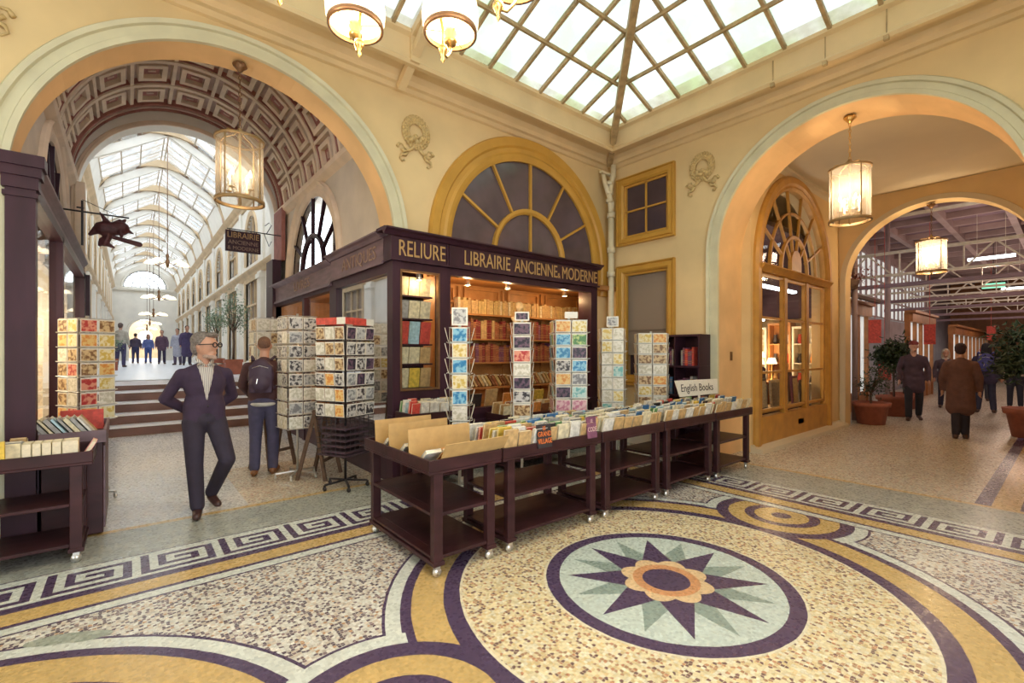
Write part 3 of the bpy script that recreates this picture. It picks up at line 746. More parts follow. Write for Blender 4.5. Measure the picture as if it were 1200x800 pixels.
# far end wall
b = MB(); ho = arc(GX, ZC+.15, 1.30, 0, PI, 26); ho2 = [(GX-.95, FZ)]+arc(GX, 3.2, .95, PI, 0, 20)+[(GX+.95, FZ)]
b.slab([(GL-.2, FZ)]+ho2+[(GRX+.2, FZ), (GRX+.2, 9.2), (GL-.2, 9.2)], [ho], fB, YE_, YE_+.3)
struct(b.build('wall_far', 'gal_wall'), 'pale end wall of the gallery with fanlight and doorway arch', 'wall')
b = MB(); b.mould(arc(GX, ZC+.15, 1.30, PI, 0, 26), [(0, 0), (0, -.08), (.12, -.08), (.14, 0)], lambda u, v, w: (u, YE_+w, v)); b.mould([(GL, ZC-.1), (GRX, ZC-.1)], [(0, 0), (0, -.2), (.15, -.25), (.2, 0)], lambda u, v, w: (u, YE_+w, v))
b.mould([(GX-.95, FZ)]+arc(GX, 3.2, .95, PI, 0, 20)+[(GX+.95, FZ)], [(0, .1), (0, -.06), (.14, -.08), (.18, 0)], lambda u, v, w: (u, YE_+w, v))
struct(b.build('trim_13', 'gal_wall'), 'pale mouldings on the far end wall', 'moulding')
b = MB()
for i in range(1, 8):
    a = PI*i/8; b.beam((GX+.3*math.cos(a), YE_+.1, ZC+.15+.3*math.sin(a)), (GX+1.3*math.cos(a), YE_+.1, ZC+.15+1.3*math.sin(a)), .04, .04)
for rr in (.3, .8, 1.27): b.tube([(u, YE_+.1, v) for u, v in arc(GX, ZC+.15, rr, PI, 0, 20)], .03, 5)
b.beam((GX-1.3, YE_+.1, ZC+.17), (GX+1.3, YE_+.1, ZC+.17), .05, .05)
wf = struct(b.build('window_6', 'iron'), 'half-round fanlight high on the far end wall', 'window')
b = MB(); b.add([(u, YE_+.14, v) for u, v in arc(GX, ZC+.15, 1.3, PI, 0, 26)], [tuple(range(27))]); b.build('pane', 'glass', wf)
# second corridor beyond the doorway
b = MB(); b.box(GX-2.2, GX-2.0, YE_+.3, 62, FZ, 5); b.box(GX+2.0, GX+2.2, YE_+.3, 62, FZ, 5); b.box(GX-2.2, GX+2.2, 62, 62.2, FZ, 5)
b.box(GX-2.2, GX+2.2, YE_+.3, 50, 4.6, 4.7)
struct(b.build('wall_rotunda', 'gal_tan'), 'tan walls of the room beyond the far doorway', 'wall')

# ------------------------------------------------------------------ bookshop front (plum joinery)
KX, KY = 2.53, 5.40
M['lamp_wood'] = pm('amber_shelf_wood', (.42, .19, .06), .45, .2, 5)
b = MB()
# posts on the front, base panel, corner and side posts
b.box(KX, KX+.10, KY, KY+.10, 0, 2.9); b.box(3.20, 3.37, KY, KY+.12, 0, 2.9); b.box(6.26, 6.42, KY, KY+.30, 0, 2.9)
b.box(KX+.1, 6.26, KY+.02, KY+.09, 0, .78); b.box(KX-.01, 6.43, KY-.01, KY+.13, .78, .86); b.box(KX+.1, 3.2, KY+.01, KY+.09, .86, 1.16)
for x0, x1 in ((2.66, 3.16), (3.45, 4.35), (4.45, 5.35), (5.45, 6.2)): b.mould([(x0, .14), (x1, .14), (x1, .70), (x0, .70)], [(0, 0), (0, -.02), (.03, -.02), (.03, 0)], lambda u, v, w: (u, KY+.02+w, v), closed=True)
# side
for y0, y1 in ((KY+.1, KY+.16), (7.45, 7.75), (9.2, 9.32), (11.35, 11.5)): b.box(KX, KX+.12, y0, y1, 0, 2.9)
b.box(KX+.02, KX+.1, KY+.16, 11.5, 0, .62); b.box(KX-.01, KX+.12, KY+.2, 11.5, .62, .70)
b.box(KX+.1, 6.26, KY+.001, KY+.119, 2.70, 2.795); b.box(KX+.001, KX+.119, KY+.16, 11.5, 2.66, 2.795)
struct(b.build('wall_shopfront', 'purple'), 'dark plum joinery of the corner bookshop front', 'shopfront')
b = MB()
b.box(KX-.031, 3.33, KY-.03, KY+.2, 2.80, 3.12); b.box(3.33, 6.40, KY-.03, KY+.2, 2.80, 3.10)
cf = [(0, -.03), (0, -.06), (.02, -.08), (.04, -.10), (.06, -.14), (.08, -.14), (.09, -.02), (.09, 0)]
b.mould([(KX-.14, 3.10), (6.44, 3.10)], cf, lambda u, v, w: (u, KY+w, v)); b.box(KX-.13, 6.44, KY-.05, KY+.2, 3.16, 3.20)
b.mould([(KX-.05, 2.795), (6.42, 2.795)], [(0, -.03), (0, -.06), (.025, -.06), (.025, -.03)], lambda u, v, w: (u, KY+w, v))
b.mould([(3.30, 2.80), (3.30, 3.10), (3.33, 3.10), (3.33, 2.80)], [(0, -.03), (0, -.045), (.01, -.045), (.01, -.03)], lambda u, v, w: (u, KY+w, v))
sg = tag(b.build('shop_sign', 'purple'), 'long plum fascia with gold shop lettering over the front window', 'shop sign')
text('RELIURE', .285, (2.93, KY-.036, 2.95), FRONT, 'gold', sg, sx=.66)
text('LIBRAIRIE', .285, (3.98, KY-.036, 2.95), FRONT, 'gold', sg, sx=.70); text('ANCIENNE', .285, (4.93, KY-.036, 2.95), FRONT, 'gold', sg, sx=.645)
text('&', .12, (5.42, KY-.036, 2.90), FRONT, 'gold', sg, sx=.9); text('MODERNE', .285, (5.93, KY-.036, 2.95), FRONT, 'gold', sg, sx=.66)
b = MB(); b.box(KX-.03, KX+.2, KY+.21, 7.61, 2.80, 3.12); b.mould([(KY+.21, 3.10), (7.61, 3.10)], [(a, w) for a, w in cf], lambda u, v, w: (KX+w, u, v)); b.box(KX-.05, KX+.2, KY+.31, 7.61, 3.16, 3.20)
b.box(KX-.05, KX-.03, KY+.21, 7.61, 2.78, 2.82)
s2 = tag(b.build('shop_sign', 'purple_l'), 'faded plum side fascia with worn lettering, nearest the shop corner', 'shop sign')
text('ANTIQUES', .25, (KX-.036, 6.45, 2.95), SIDE, 'gold_f', s2, sx=1.05)
b = MB(); b.box(KX-.01, KX+.2, 7.62, 11.5, 2.74, 3.08); b.mould([(7.62, 3.06), (11.55, 3.06)], [(0, -.01), (.03, -.06), (.06, -.10), (.08, -.10), (.09, 0)], lambda u, v, w: (KX+w, u, v)); b.mould([(7.62, 2.72), (11.55, 2.72)], [(0, 0), (0, -.05), (.05, -.03), (.06, 0)], lambda u, v, w: (KX+w, u, v))
s3 = tag(b.build('shop_sign', 'purple_l'), 'faded plum side fascia further back toward the steps', 'shop sign')
text('LIVRES', .24, (KX-.016, 9.3, 2.92), SIDE, 'gold_f', s3, sx=1.5)
# glazing
b = MB(); b.add([(3.37, KY+.06, .86), (6.26, KY+.06, .86), (6.26, KY+.06, 2.70), (3.37, KY+.06, 2.70)], [(0, 1, 2, 3)]); b.add([(2.63, KY+.05, 1.16), (3.2, KY+.05, 1.16), (3.2, KY+.05, 2.70), (2.63, KY+.05, 2.70)], [(0, 1, 2, 3)])
b.add([(KX+.05, KY+.1, .7), (KX+.05, 7.45, .7), (KX+.05, 7.45, 2.66), (KX+.05, KY+.1, 2.66)], [(0, 1, 2, 3)]); b.add([(KX+.05, 7.75, .7), (KX+.05, 11.35, .7), (KX+.05, 11.35, 2.66), (KX+.05, 7.75, 2.66)], [(0, 1, 2, 3)])
struct(b.build('window_7', 'glass'), 'clear shop window panes of the bookshop', 'window')
b = MB(); b.mould([(2.63, 1.16), (3.2, 1.16), (3.2, 2.70), (2.63, 2.70)], [(0, .05), (0, -.01), (.025, -.01), (.025, .05)], lambda u, v, w: (u, KY+w, v), closed=True)
struct(b.build('trim_14', 'bronze'), 'thin metal frame of the narrow corner display case', 'frame')
# interior shell
b = MB(); b.box(2.65, 7.4, 6.62, 6.70, 0, 2.9); b.box(7.3, 7.4, 5.9, 6.7, 0, 2.9)
b.box(3.28, 3.32, KY+.1, 6.6, .86, 2.8); 
struct(b.build('wall_shop_back', 'lamp_wood'), 'amber panelled back wall inside the bookshop', 'wall')
b = MB(); b.box(2.6, 7.4, KY+.1, 6.7, .68, .76); struct(b.build('floor_window_display', 'lamp_wood'), 'raised floor of the bookshop window', 'floor')
b = MB(); b.box(2.6, 7.4, KY+.1, 6.7, 2.80, 2.88); b.box(2.6, 6.6, 6.7, 11.8, 2.85, 2.95); struct(b.build('ceiling_shop', 'lamp_wood'), 'low amber ceiling inside the bookshop', 'ceiling')
b = MB(); b.box(5.0, 5.1, 6.7, 11.8, 0, 2.9); b.box(2.7, 5.1, 11.7, 11.8, 0, 2.9)
for y in (7.2, 8.3, 9.4, 10.5): b.box(4.85, 5.0, y, y+.5, 0, 2.8, 1)
struct(b.build('wall_shop_side', ['lamp_wood', 'gal_wall']), 'inner side wall of the bookshop seen through the side panes', 'wall')
# shelving carcass at the back of the window
bk = empty('bookcase', (5.3, 6.4, .76), 'amber bookcase along the back of the bookshop window', 'bookcase')
b = MB()
SH = [(2.30, .03), (1.88, .025), (1.48, .025), (1.06, .03)]
for z, t in SH: b.box(-2.0, 2.0, -.02, .20, z-.76-t, z-.76)
b.build('shelf', 'lamp_wood', bk)
b = MB()
for x in (-2.0, -1.05, -.1, .85, 1.97): b = MB(); b.box(x, x+.03, .165, .2, 0, 2.0); b.build('upright', 'lamp_wood', bk)
b = MB()
for x0, x1 in ((-2, -1.05), (-1.02, -.1), (-.07, .85), (.88, 1.97)): b.mould([(x0+.1, 1.72), (x1-.06, 1.72), (x1-.06, 2.0), (x0+.1, 2.0)], [(0, .2), (0, .17), (.04, .17), (.04, .2)], lambda u, v, w: (u, w, v), closed=True)
b.build('panel', 'lamp_wood', bk)

# book building ------------------------------------------------------------
BC = {'tan': (.55, .36, .16), 'gold': (.58, .42, .17), 'brown': (.24, .09, .04), 'russet': (.33, .11, .05), 'dark red': (.22, .03, .03), 'white': (.72, .70, .64), 'cream': (.70, .62, .42),
      'blue': (.07, .20, .42), 'pale blue': (.38, .55, .62), 'red': (.58, .07, .05), 'pink': (.72, .32, .30), 'green': (.14, .32, .12), 'black': (.03, .025, .03), 'yellow': (.74, .52, .08), 'grey': (.34, .33, .32), 'plum': (.20, .07, .13), 'orange': (.75, .28, .06)}
for k, c in BC.items(): M['bk_'+k] = pm('book_cover_'+k.replace(' ', '_'), c, .55, .28, 22, rand=True)
_bm = {}
def book_mesh(th, h, d, col, band=True, big=False):
    """book standing upright: thickness along x, height z, depth y, spine at -y"""
    key = (round(th, 3), round(h, 3), round(d, 3), col)
    if key in _bm: return _bm[key]
    b = MB(); c = .003
    b.box(-th/2, -th/2+c, -d/2, d/2, 0, h); b.box(th/2-c, th/2, -d/2, d/2, 0, h); b.box(-th/2, th/2, -d/2, -d/2+c, 0, h)
    b.box(-th/2+c, th/2-c, -d/2+c, d/2-.004, .004, h-.004, 1)
    if band:
        for z in (.16, .28, .72, .84): b.box(-th/2-.001, th/2+.001, -d/2-.002, -d/2, h*z, h*z+.006, 2)
    o = b.build('book', ['bk_'+col, 'pages', 'gold']); me = o.data; bpy.data.objects.remove(o); _bm[key] = me
    return me
def put(name, me, loc, rot, label, cat, group):
    o = bpy.data.objects.new(name, me); COL.objects.link(o); o.location = loc; o.rotation_euler = rot
    return tag(o, label, cat, group)
rnd = random.Random(11)
def shelf_row(x0, x1, y, z, pal, wr, hr, d, rowname, lean=0, group='', gap=0):
    x = x0; i = 1
    while x < x1-.02:
        w = round(rnd.choice(wr), 3); h = round(rnd.uniform(*hr)/.02)*.02; c = rnd.choice(pal)
        put('antique_book', book_mesh(w, h, d, c), (x+w/2, y+rnd.uniform(-.01, .01), z+.001+abs(math.sin(lean))*w/2), (0, lean, 0), '%s book, %s from left, %s of the window bookcase' % (c, ordn(i), rowname), 'book', group)
        x += (w+.001)/max(.5, math.cos(lean))+abs(math.sin(lean))*.012+gap; i += 1
shelf_row(4.16, 7.24, 6.50, 2.301, ['gold', 'tan', 'gold', 'cream', 'tan'], (.042, .05, .058), (.22, .26), .12, 'top shelf', group='gilt spined books on the top shelf')
shelf_row(4.10, 7.24, 6.50, 1.881, ['brown', 'russet', 'dark red', 'brown', 'tan', 'plum'], (.05, .06, .075), (.26, .34), .12, 'second shelf', group='leather books on the second shelf')
shelf_row(4.05, 7.24, 6.50, 1.481, ['brown', 'russet', 'dark red', 'russet', 'plum'], (.05, .06, .07), (.26, .34), .12, 'third shelf', group='leather books on the third shelf')
shelf_row(4.05, 7.10, 6.50, 1.061, ['tan', 'brown', 'russet', 'cream', 'gold'], (.04, .05), (.20, .24), .13, 'bottom shelf', lean=-.62, group='leaning books on the bottom shelf', gap=.012)
# low display items in the window bed
i = 0
for x, c, h in ((3.75, 'cream', .28), (4.05, 'black', .24), (4.35, 'tan', .30), (4.70, 'orange', .22), (5.02, 'cream', .26), (5.35, 'yellow', .24), (5.7, 'tan', .30), (6.02, 'red', .26)):
    i += 1
    put('display_book', book_mesh(.03, h, .22, c, False), (x, 5.78, .775), (0, 0, 0), None, None, None)
    o = bpy.data.objects[-1] if False else COL.objects[-1]
    o.rotation_euler = (0, -.2, PI/2); o.location = (x, 5.82, .787)
    tag(o, '%s display book in the shop window bed, %s from the left' % (c, ordn(i)), 'book', 'display books in the window bed')
# corner display case: shelves with face-out books
vc = MB()
for z in (1.18, 1.50, 1.76, 2.10, 2.40): vc.box(2.70, 3.19, KY+.17, KY+.42, z-.02, z)
vc.box(2.70, 3.19, KY+.42, KY+.44, 1.16, 2.78)
o = vc.build('display_case', 'purple'); tag(o, 'narrow shelved display case at the shop corner', 'display case')
vcols = [['cream', 'yellow', 'tan'], ['cream', 'cream', 'tan'], ['red', 'pale blue', 'red'], ['grey', 'cream', 'cream'], ['cream', 'cream', 'cream']]
for r, (z, cols) in enumerate(zip((1.18, 1.50, 1.76, 2.10, 2.40), vcols)):
    for q, c in enumerate(cols):
        x = 2.78+q*.165; hh = (.26, .22, .30, .24, .25)[r]
        o = put('display_book', book_mesh(.02, hh, .15, c, False), (x, KY+.25, z+.003), (-.16, 0, 0), None, None, None)
        o.rotation_euler = Euler((0, -.16, PI/2)); 
        tag(o, '%s book in the corner case, %s shelf up, %s from the left' % (c, ordn(r+1), ordn(q+1)), 'book', 'face-out books in the corner case')
# bust
b = MB(); b.box(-.10, .10, -.09, .09, 0, .05); b.lathe([(.07, .05), (.05, .09), (.055, .11)], n=14)
b.ell((0, 0, .17), (.15, .09, .09), 14); b.ell((0, -.01, .20), (.10, .08, .08), 12); b.cap((0, 0, .22), .045, (0, 0, .32), .04, 10)
b.ell((0, -.01, .385), (.062, .075, .085), 14); b.ell((0, -.085, .375), (.012, .02, .02), 8); b.ell((0, .01, .42), (.07, .078, .065), 12)
for s_ in (-1, 1):
    b.ell((s_*.06, 0, .38), (.014, .02, .03), 8); b.cap((s_*.15, 0, .18), .035, (s_*.10, -.05, .08), .03, 8)
M['plaster'] = pm('ivory_plaster', (.68, .58, .38), .5, .1, 8)
o = b.build('plaster_bust', 'plaster'); o.location = (5.30, 6.22, 2.06)
md = o.modifiers.new('r', 'REMESH'); md.mode = 'VOXEL'; md.voxel_size = .012
tag(o, 'ivory plaster bust before the top shelf of the shop window', 'bust')
b = MB(); b.box(-.14, .14, -.12, .12, -.03, 0); b.box(-.12, .12, -.1, .1, -.30, -.03); b.box(-.13, .13, -.11, .11, -.34, -.30); b.box(-.1, .1, -.08, .08, -1.30, -.34)
o = b.build('bust_pedestal', 'lamp_wood'); o.location = (5.30, 6.22, 2.06); tag(o, 'tall wooden pedestal carrying the plaster bust', 'pedestal')
# spot lamps in the window ceiling
def spot(loc, label, e=14):
    b = MB(); b.lathe([(.035, 0), (.035, -.06), (.05, -.10), (.045, -.10), (.03, -.06)], n=12); b.tube([(0, 0, 0), (0, 0, .04)], .01, 6)
    r = b.build('spotlight', 'chrome', loc=loc); tag(r, label, 'spotlight', 'shop window spotlights')
    b = MB(); b.ell((0, 0, -.085), (.034, .034, .02), 10); b.build('bulb', 'bulb', r)
    l = bpy.data.lights.new('spot_light', 'POINT'); l.energy = e; l.color = (1, .62, .28); l.shadow_soft_size = .05
    lo = bpy.data.objects.new('spot_light', l); COL.objects.link(lo); lo.location = (0, 0, -.15); lo.parent = r
spot((3.95, 5.85, 2.76), 'small spotlight in the shop window, left end'); spot((6.05, 5.85, 2.76), 'small spotlight in the shop window, right end'); spot((4.65, 5.75, 2.76), 'small spotlight in the shop window, middle')
spot((2.95, 5.505, 2.70), 'small added spotlight brightening the corner display case', 4); spot((2.95, 6.35, 2.76), 'small added spotlight brightening the inside behind the side pane', 40); spot((3.4, 9.0, 2.76), 'small added spotlight brightening the depth behind the side panes', 70)  # added lamps brightening the case and the interior behind the side panes
# yellow poster and things behind the side pane
b = MB(); b.box(3.6, 3.62, 6.95, 7.25, 1.95, 2.35); o = b.build('poster', 'bk_yellow'); tag(o, 'yellow poster hanging inside behind the side shop pane', 'poster')
M['sidecase'] = M['lamp_wood']
bk2 = empty('bookcase', (3.7, 8.4, 0), 'amber bookcase standing inside behind the side panes', 'bookcase')
b = MB()
for z in (.4, .8, 1.2, 1.6, 2.0): b.box(-.15, .15, -1.5, 1.5, z-.02, z)
b.build('shelf', 'lamp_wood', bk2)
for y in (-1.5, 1.47): b = MB(); b.box(-.15, .15, y, y+.03, 0, 2.05); b.build('upright', 'lamp_wood', bk2)
for r, z in enumerate((.8, 1.2, 1.6)):
    y = 7.0; i = 1
    while y < 9.8:
        w = rnd.choice((.06, .08, .1)); c = rnd.choice(['tan', 'brown', 'cream', 'red', 'russet', 'yellow'])
        put('antique_book', book_mesh(w, round(rnd.uniform(.24, .32), 2), .16, c), (3.64, y+w/2, z+.001), (0, 0, -PI/2), '%s book, %s from the front, %s shelf of the side bookcase' % (c, ordn(i), ordn(r+1)), 'book', 'books in the side bookcase'); y += w+.004; i += 1

# ------------------------------------------------------------------ left shop
b = MB()
b.box(-.79, -.61, 5.60, 5.72, 0, 3.02); b.box(-.81, -.60, 5.58, 5.725, 0, .3)
for z0, z1, e in ((2.95, 2.99, .015), (3.02, 3.12, .02), (3.12, 3.2, .04), (3.2, 3.30, .06)): b.box(-.79-e, -.61+e, 5.60-e, 5.73, z0, z1)
struct(b.build('trim_15', 'purple'), 'dark plum pilaster with capital at the left side of the gallery arch', 'pilaster')
b = MB(); b.mould([(5.74, 3.02), (11.5, 3.02)], [(.03, 0), (.03, .06), (.07, .08), (.16, .08), (.19, .10), (.24, .14), (.27, .14), (.28, 0)], lambda u, v, w: (-.72+w, u, v))
tag(b.build('shop_sign', 'purple_l'), 'faded plum fascia of the shop on the left, above its window', 'shop sign')
b = MB()
for y0, y1 in ((7.6, 7.72), (11.0, 11.3)): b.box(-.72, -.60, y0, y1, 0, 3.05)
b.box(-.72, -.6, 5.7, 11.3, 0, .75); b.box(-.72, -.60, 5.7, 11.3, 2.95, 3.05)
struct(b.build('wall_shopfront_left', 'purple'), 'dark plum joinery of the shop window on the left', 'shopfront')
b = MB(); b.add([(-.66, 5.7, .75), (-.66, 11.2, .75), (-.66, 11.2, 2.95), (-.66, 5.7, 2.95)], [(0, 1, 2, 3)]); struct(b.build('window_8', 'glass'), 'clear pane of the shop on the left', 'window')
b = MB(); b.box(-2.6, -2.5, 5.7, 11.8, 0, 3.2); b.box(-2.6, -.7, 11.6, 11.8, 0, 3.2); b.box(-2.6, -.75, 5.9, 11.8, 3.1, 3.2); struct(b.build('wall_left_shop', 'gal_wall'), 'pale interior of the shop on the left', 'wall')
b = MB(); b.box(-.74, -.55, 11.35, 11.62, FZ, 3.05); struct(b.build('trim_16', 'purple'), 'short dark plum post left of the steps', 'post')
b = MB(); b.box(-.74, -.62, 11.5, 11.72, 3.05, 4.75); struct(b.build('trim_17', 'vault_t'), 'tan strip beside the steps above the left post', 'post')
b = MB(); b.box(2.46, 2.64, 11.35, 11.95, 0, 3.72); struct(b.build('trim_18', 'purple'), 'tall dark plum post at the right of the steps', 'post')

for i, (x, y) in enumerate(((-1.5, 7.0), (-1.5, 9.0), (-1.5, 10.8))):  # added lamps to brighten the dark shop interior
    b = MB(); b.lathe([(.02, .22), (.05, .18), (.16, .02), (.14, 0)], n=14); o = b.build('added_pendant', 'shade'); o.location = (x, y, 2.3)
    b = MB(); b.tube([(0, 0, .2), (0, 0, .79)], .008, 5); b.build('cord', 'iron', o)
    tag(o, 'added pendant brightening the left shop, %s from the front' % ordn(i+1), 'added lamp', 'added pendants inside the left shop')
    l = bpy.data.lights.new('added_pendant_light', 'POINT'); l.energy = 45; l.color = (1, .82, .58); l.shadow_soft_size = .1
    lo = bpy.data.objects.new('added_pendant_light', l); COL.objects.link(lo); lo.location = (0, 0, -.12); lo.parent = o
b = MB(); b.box(2.62, 2.70, 11.25, 11.95, 3.72, 4.88); struct(b.build('trim_24', 'vault_d'), 'brownish red strip above the tall plum post', 'strip')
b = MB(); b.box(7.50, 7.55, 3.53, 3.548, 1.52, 1.66); tag(b.build('wall_plate', 'bronze'), 'small dark metal plate on the left jamb of the right arch', 'metal plate')
# ------------------------------------------------------------------ passage on the right
PW = 3.40; PX1 = 12.4; PC = 5.02
b = MB(); DX, DR, DS = 9.85, 1.62, 3.10
b.slab([(XC+.8, 0), (PX1, 0), (PX1, PC), (XC+.8, PC)], [[(DX-DR, .5), (DX+DR, .5), (DX+DR, DS)]+arc(DX, DS, DR, 0, PI, 30)[1:]], fB, PW, PW+.25)
struct(b.build('wall_passage_left', 'passage'), 'warm plaster wall of the right passage around the arched shop window', 'wall')
b = MB(); b.box(XC+.8, PX1, .10, .30, 0, PC); struct(b.build('wall_passage_right', 'passage'), 'warm plaster wall on the near side of the right passage', 'wall')
b = MB(); b.box(XC+.8, PX1+.1, 0, 3.6, PC, PC+.1); struct(b.build('ceiling_passage', 'passceil'), 'flat plain ceiling of the right passage', 'ceiling')
FX_Y, FR, FS = 1.80, 1.47, 3.22
out_ = [(.0, 0), (FX_Y-FR, 0)]+arc(FX_Y, FS, FR, PI, 0, 36)+[(FX_Y+FR, 0), (7.2, 0), (7.2, 6.2), (0, 6.2)]
b = MB(); b.slab(out_, [], fC, PX1, PX1+.35); struct(b.build('wall_passage_end', 'passage'), 'warm wall with the second arch at the end of the passage', 'wall')
b = MB(); b.mould([(FX_Y-FR, 0)]+arc(FX_Y, FS, FR, PI, 0, 40)+[(FX_Y+FR, 0)], [(0, 0), (0, -.03), (.10, -.03), (.11, 0)], lambda u, v, w: (PX1+w, u, v)); struct(b.build('trim_19', 'passceil'), 'flat band round the second arch', 'arch moulding')
b = MB(); b.mould([(XC+.8, PC-.02), (PX1, PC-.02)], [(-.10, 0), (-.04, -.03), (-.02, -.08), (.02, -.08)], lambda u, v, w: (u, PW+w, v)); b.mould([(XC+.8, .0), (PX1, .0)], [(0, 0), (0, -.20), (.06, -.20), (.09, -.05), (.12, -.02), (.12, 0)], lambda u, v, w: (u, PW+w, v))
struct(b.build('trim_20', 'passceil'), 'ceiling line moulding and stone kerb of the passage wall', 'moulding')
# arched shop window/door
fD = lambda u, v, w: (u, PW+w, v)
b = MB()
b.mould([(DX-DR, .0), (DX-DR, DS)]+arc(DX, DS, DR, PI, 0, 36)[1:]+[(DX+DR, 0)], [(-.02, .08), (-.02, -.02), (.02, -.06), (.06, -.05), (.10, -.08), (.20, -.08), (.24, -.04), (.24, 0)], fD)
b.mould([(DX-DR-.1, DS-.02), (DX+DR+.1, DS-.02)], [(-.06, .05), (-.06, -.06), (.0, -.10), (.04, -.14), (.07, -.12), (.07, .05)], fD)
b.slab([(DX-DR, 0), (DX+DR, 0), (DX+DR, .55), (DX-DR, .55)], [], fD, -.045, .06)
dr = struct(b.build('door_1', 'ochre_d'), 'big arched ochre shop window in the passage', 'door')
b = MB()
W_ = 2*DR/3
for i in (1, 2): b.slab([(DX-DR+W_*i-.06, .5), (DX-DR+W_*i+.06, .5), (DX-DR+W_*i+.06, DS), (DX-DR+W_*i-.06, DS)], [], fD, -.03, .06)
for z in (1.30, 2.25): b.slab([(DX-DR, z-.02), (DX+DR, z-.02), (DX+DR, z+.02), (DX-DR, z+.02)], [], fD, .0, .05)
for k in range(3): b.mould([(DX-DR+W_*k+.05, .62), (DX-DR+W_*(k+1)-.05, .62), (DX-DR+W_*(k+1)-.05, DS-.08), (DX-DR+W_*k+.05, DS-.08)], [(0, .05), (0, -.01), (.05, -.01), (.05, .05)], fD, closed=True)
b.build('window_frame', 'ochre_d', dr)
b = MB(); ri = .62
b.mould([(DX-ri, DS+.05)]+arc(DX, DS+.1, ri, PI, 0, 24)+[(DX+ri, DS+.05)], [(0, .05), (0, -.01), (.05, -.01), (.05, .05)], fD)
b.mould(arc(DX, DS+.05, 1.12, PI, 0, 30), [(0, .05), (0, 0), (.035, 0), (.035, .05)], fD)
b.slab([(DX-.24, DS)]+arc(DX, DS+.25, .24, PI, 0, 12)+[(DX+.24, DS)], [], fD, -.02, .05)
for i in range(1, 7):
    a = PI*i/7; p = Vector((math.cos(a), math.sin(a))); q = Vector((-p.y, p.x))*.016; A = Vector((DX, DS+.05))+p*(ri if i in (1, 6) else .26); B = Vector((DX, DS+.05))+p*(DR-.02)
    b.slab([tuple(A-q), tuple(B-q), tuple(B+q), tuple(A+q)], [], fD, 0, .05)
b.build('fan_tracery', 'ochre_d', dr)
b = MB(); b.add([fD(u, v, .04) for u, v in [(DX-DR, .5), (DX+DR, .5), (DX+DR, DS)]+arc(DX, DS, DR, 0, PI, 30)[1:]], [tuple(range(33))]); b.build('pane', 'glass', dr)
b = MB(); b.slab([(DX+.0, .28), (DX+.28, .28), (DX+.28, .38), (DX, .38)], [], fD, -.045, -.02); b.build('letter_plate', 'iron', dr)
b = MB(); b.box(XC+.9, PX1, 5.3, 5.4, 0, 5); b.box(XC+.9, XC+1, PW+.25, 5.3, 0, 5); b.box(PX1-.1, PX1, PW+.25, 5.3, 0, 5); b.box(XC+.9, PX1, PW+.25, 5.3, 4.9, 5)
struct(b.build('wall_passage_shop', 'passage'), 'walls of the lit shop behind the arched window', 'wall')
# contents of that shop
b = MB(); b.box(XC+1.0, PX1-.1, 5.22, 5.29, 2.3, 4.85); b.box(XC+1.0, PX1-.1, 3.9, 5.2, 4.2, 4.3); b.box(12.22, 12.29, 3.66, 5.2, 2.45, 4.2); struct(b.build('trim_23', 'plum_dark'), 'dark upper panelling inside the arched shop', 'panelling')
for i, (x, w, hh, fr_, inn) in enumerate(((3.95, .5, 2.2, 'card_wh', 'bk_tan'), (4.48, .5, 2.3, 'lamp_wood', 'bk_cream'), (5.0, .46, 2.2, 'card_wh', 'bk_pale blue'))):
    r = empty('display_cabinet', (12.08, x, 0), 'tall lit display cabinet inside the arched shop, %s from the right' % ordn(i+1), 'cabinet', 'cabinets inside the arched shop', -PI/2)
    b = MB(); b.box(-w/2, w/2, .12, .18, 0, hh); b.box(-w/2, -w/2+.04, -.15, .12, 0, hh); b.box(w/2-.04, w/2, -.15, .12, 0, hh); b.box(-w/2, w/2, -.16, .18, hh, hh+.05); b.build('body', fr_, r)
    for z in (.5, .95, 1.4, 1.85): b = MB(); b.box(-w/2+.04, w/2-.04, -.14, .12, z-.02, z); b.build('shelf', fr_, r)
    R5 = random.Random(i); 
    for z in (.5, .95, 1.4, 1.85):
        for k in range(3):
            c = R5.choice(['tan', 'cream', 'red', 'black', 'orange', 'pale blue', 'white']); b = MB(); b.lathe([(.0, 0), (.045, 0), (.052, .10), (.03, .18), (.04, .22)], n=10)
            o = b.build('jar', 'bk_'+c); o.location = (12.08, x+(k-1)*w*.27, z+.001); tag(o, '%s jar, %s cabinet inside the arched shop, shelf at height %s, %s across' % (c, ordn(i+1), {.5: 'knee', .95: 'hip', 1.4: 'chest', 1.85: 'eye'}[z], ordn(k+1)), 'jar', 'jars in the arched shop')
for i, (x, hh) in enumerate(((9.95, 1.35), (11.35, 1.25))):
    r = empty('armchair', (x, 3.91, 0), 'dark high-backed chair %s behind the arched window' % ('at the left' if i == 0 else 'at the right'), 'chair')
    b = MB(); b.box(-.28, .28, -.25, .25, .40, .50); b.build('seat', 'plum_dark', r, bevel=.03); b = MB(); b.box(-.28, .28, .17, .27, .50, hh); b.build('backrest', 'plum_dark', r, bevel=.04)
    for sx in (-.24, .24):
        for sy in (-.21, .21): b = MB(); b.box(sx-.025, sx+.025, sy-.025, sy+.025, 0, .40); b.build('leg', 'bark', r)
items = MB()
t = empty('display_table', (10.4, 4.6, 0), 'long display table behind the arched shop window', 'table')
b = MB(); b.box(-1.5, 1.5, -.3, .3, .95, 1.0); b.build('table_top', 'lamp_wood', t)
for sx in (-1.4, 1.4):
    for sy in (-.25, .25): b = MB(); b.box(sx-.03, sx+.03, sy-.03, sy+.03, 0, .95); b.build('leg', 'lamp_wood', t)
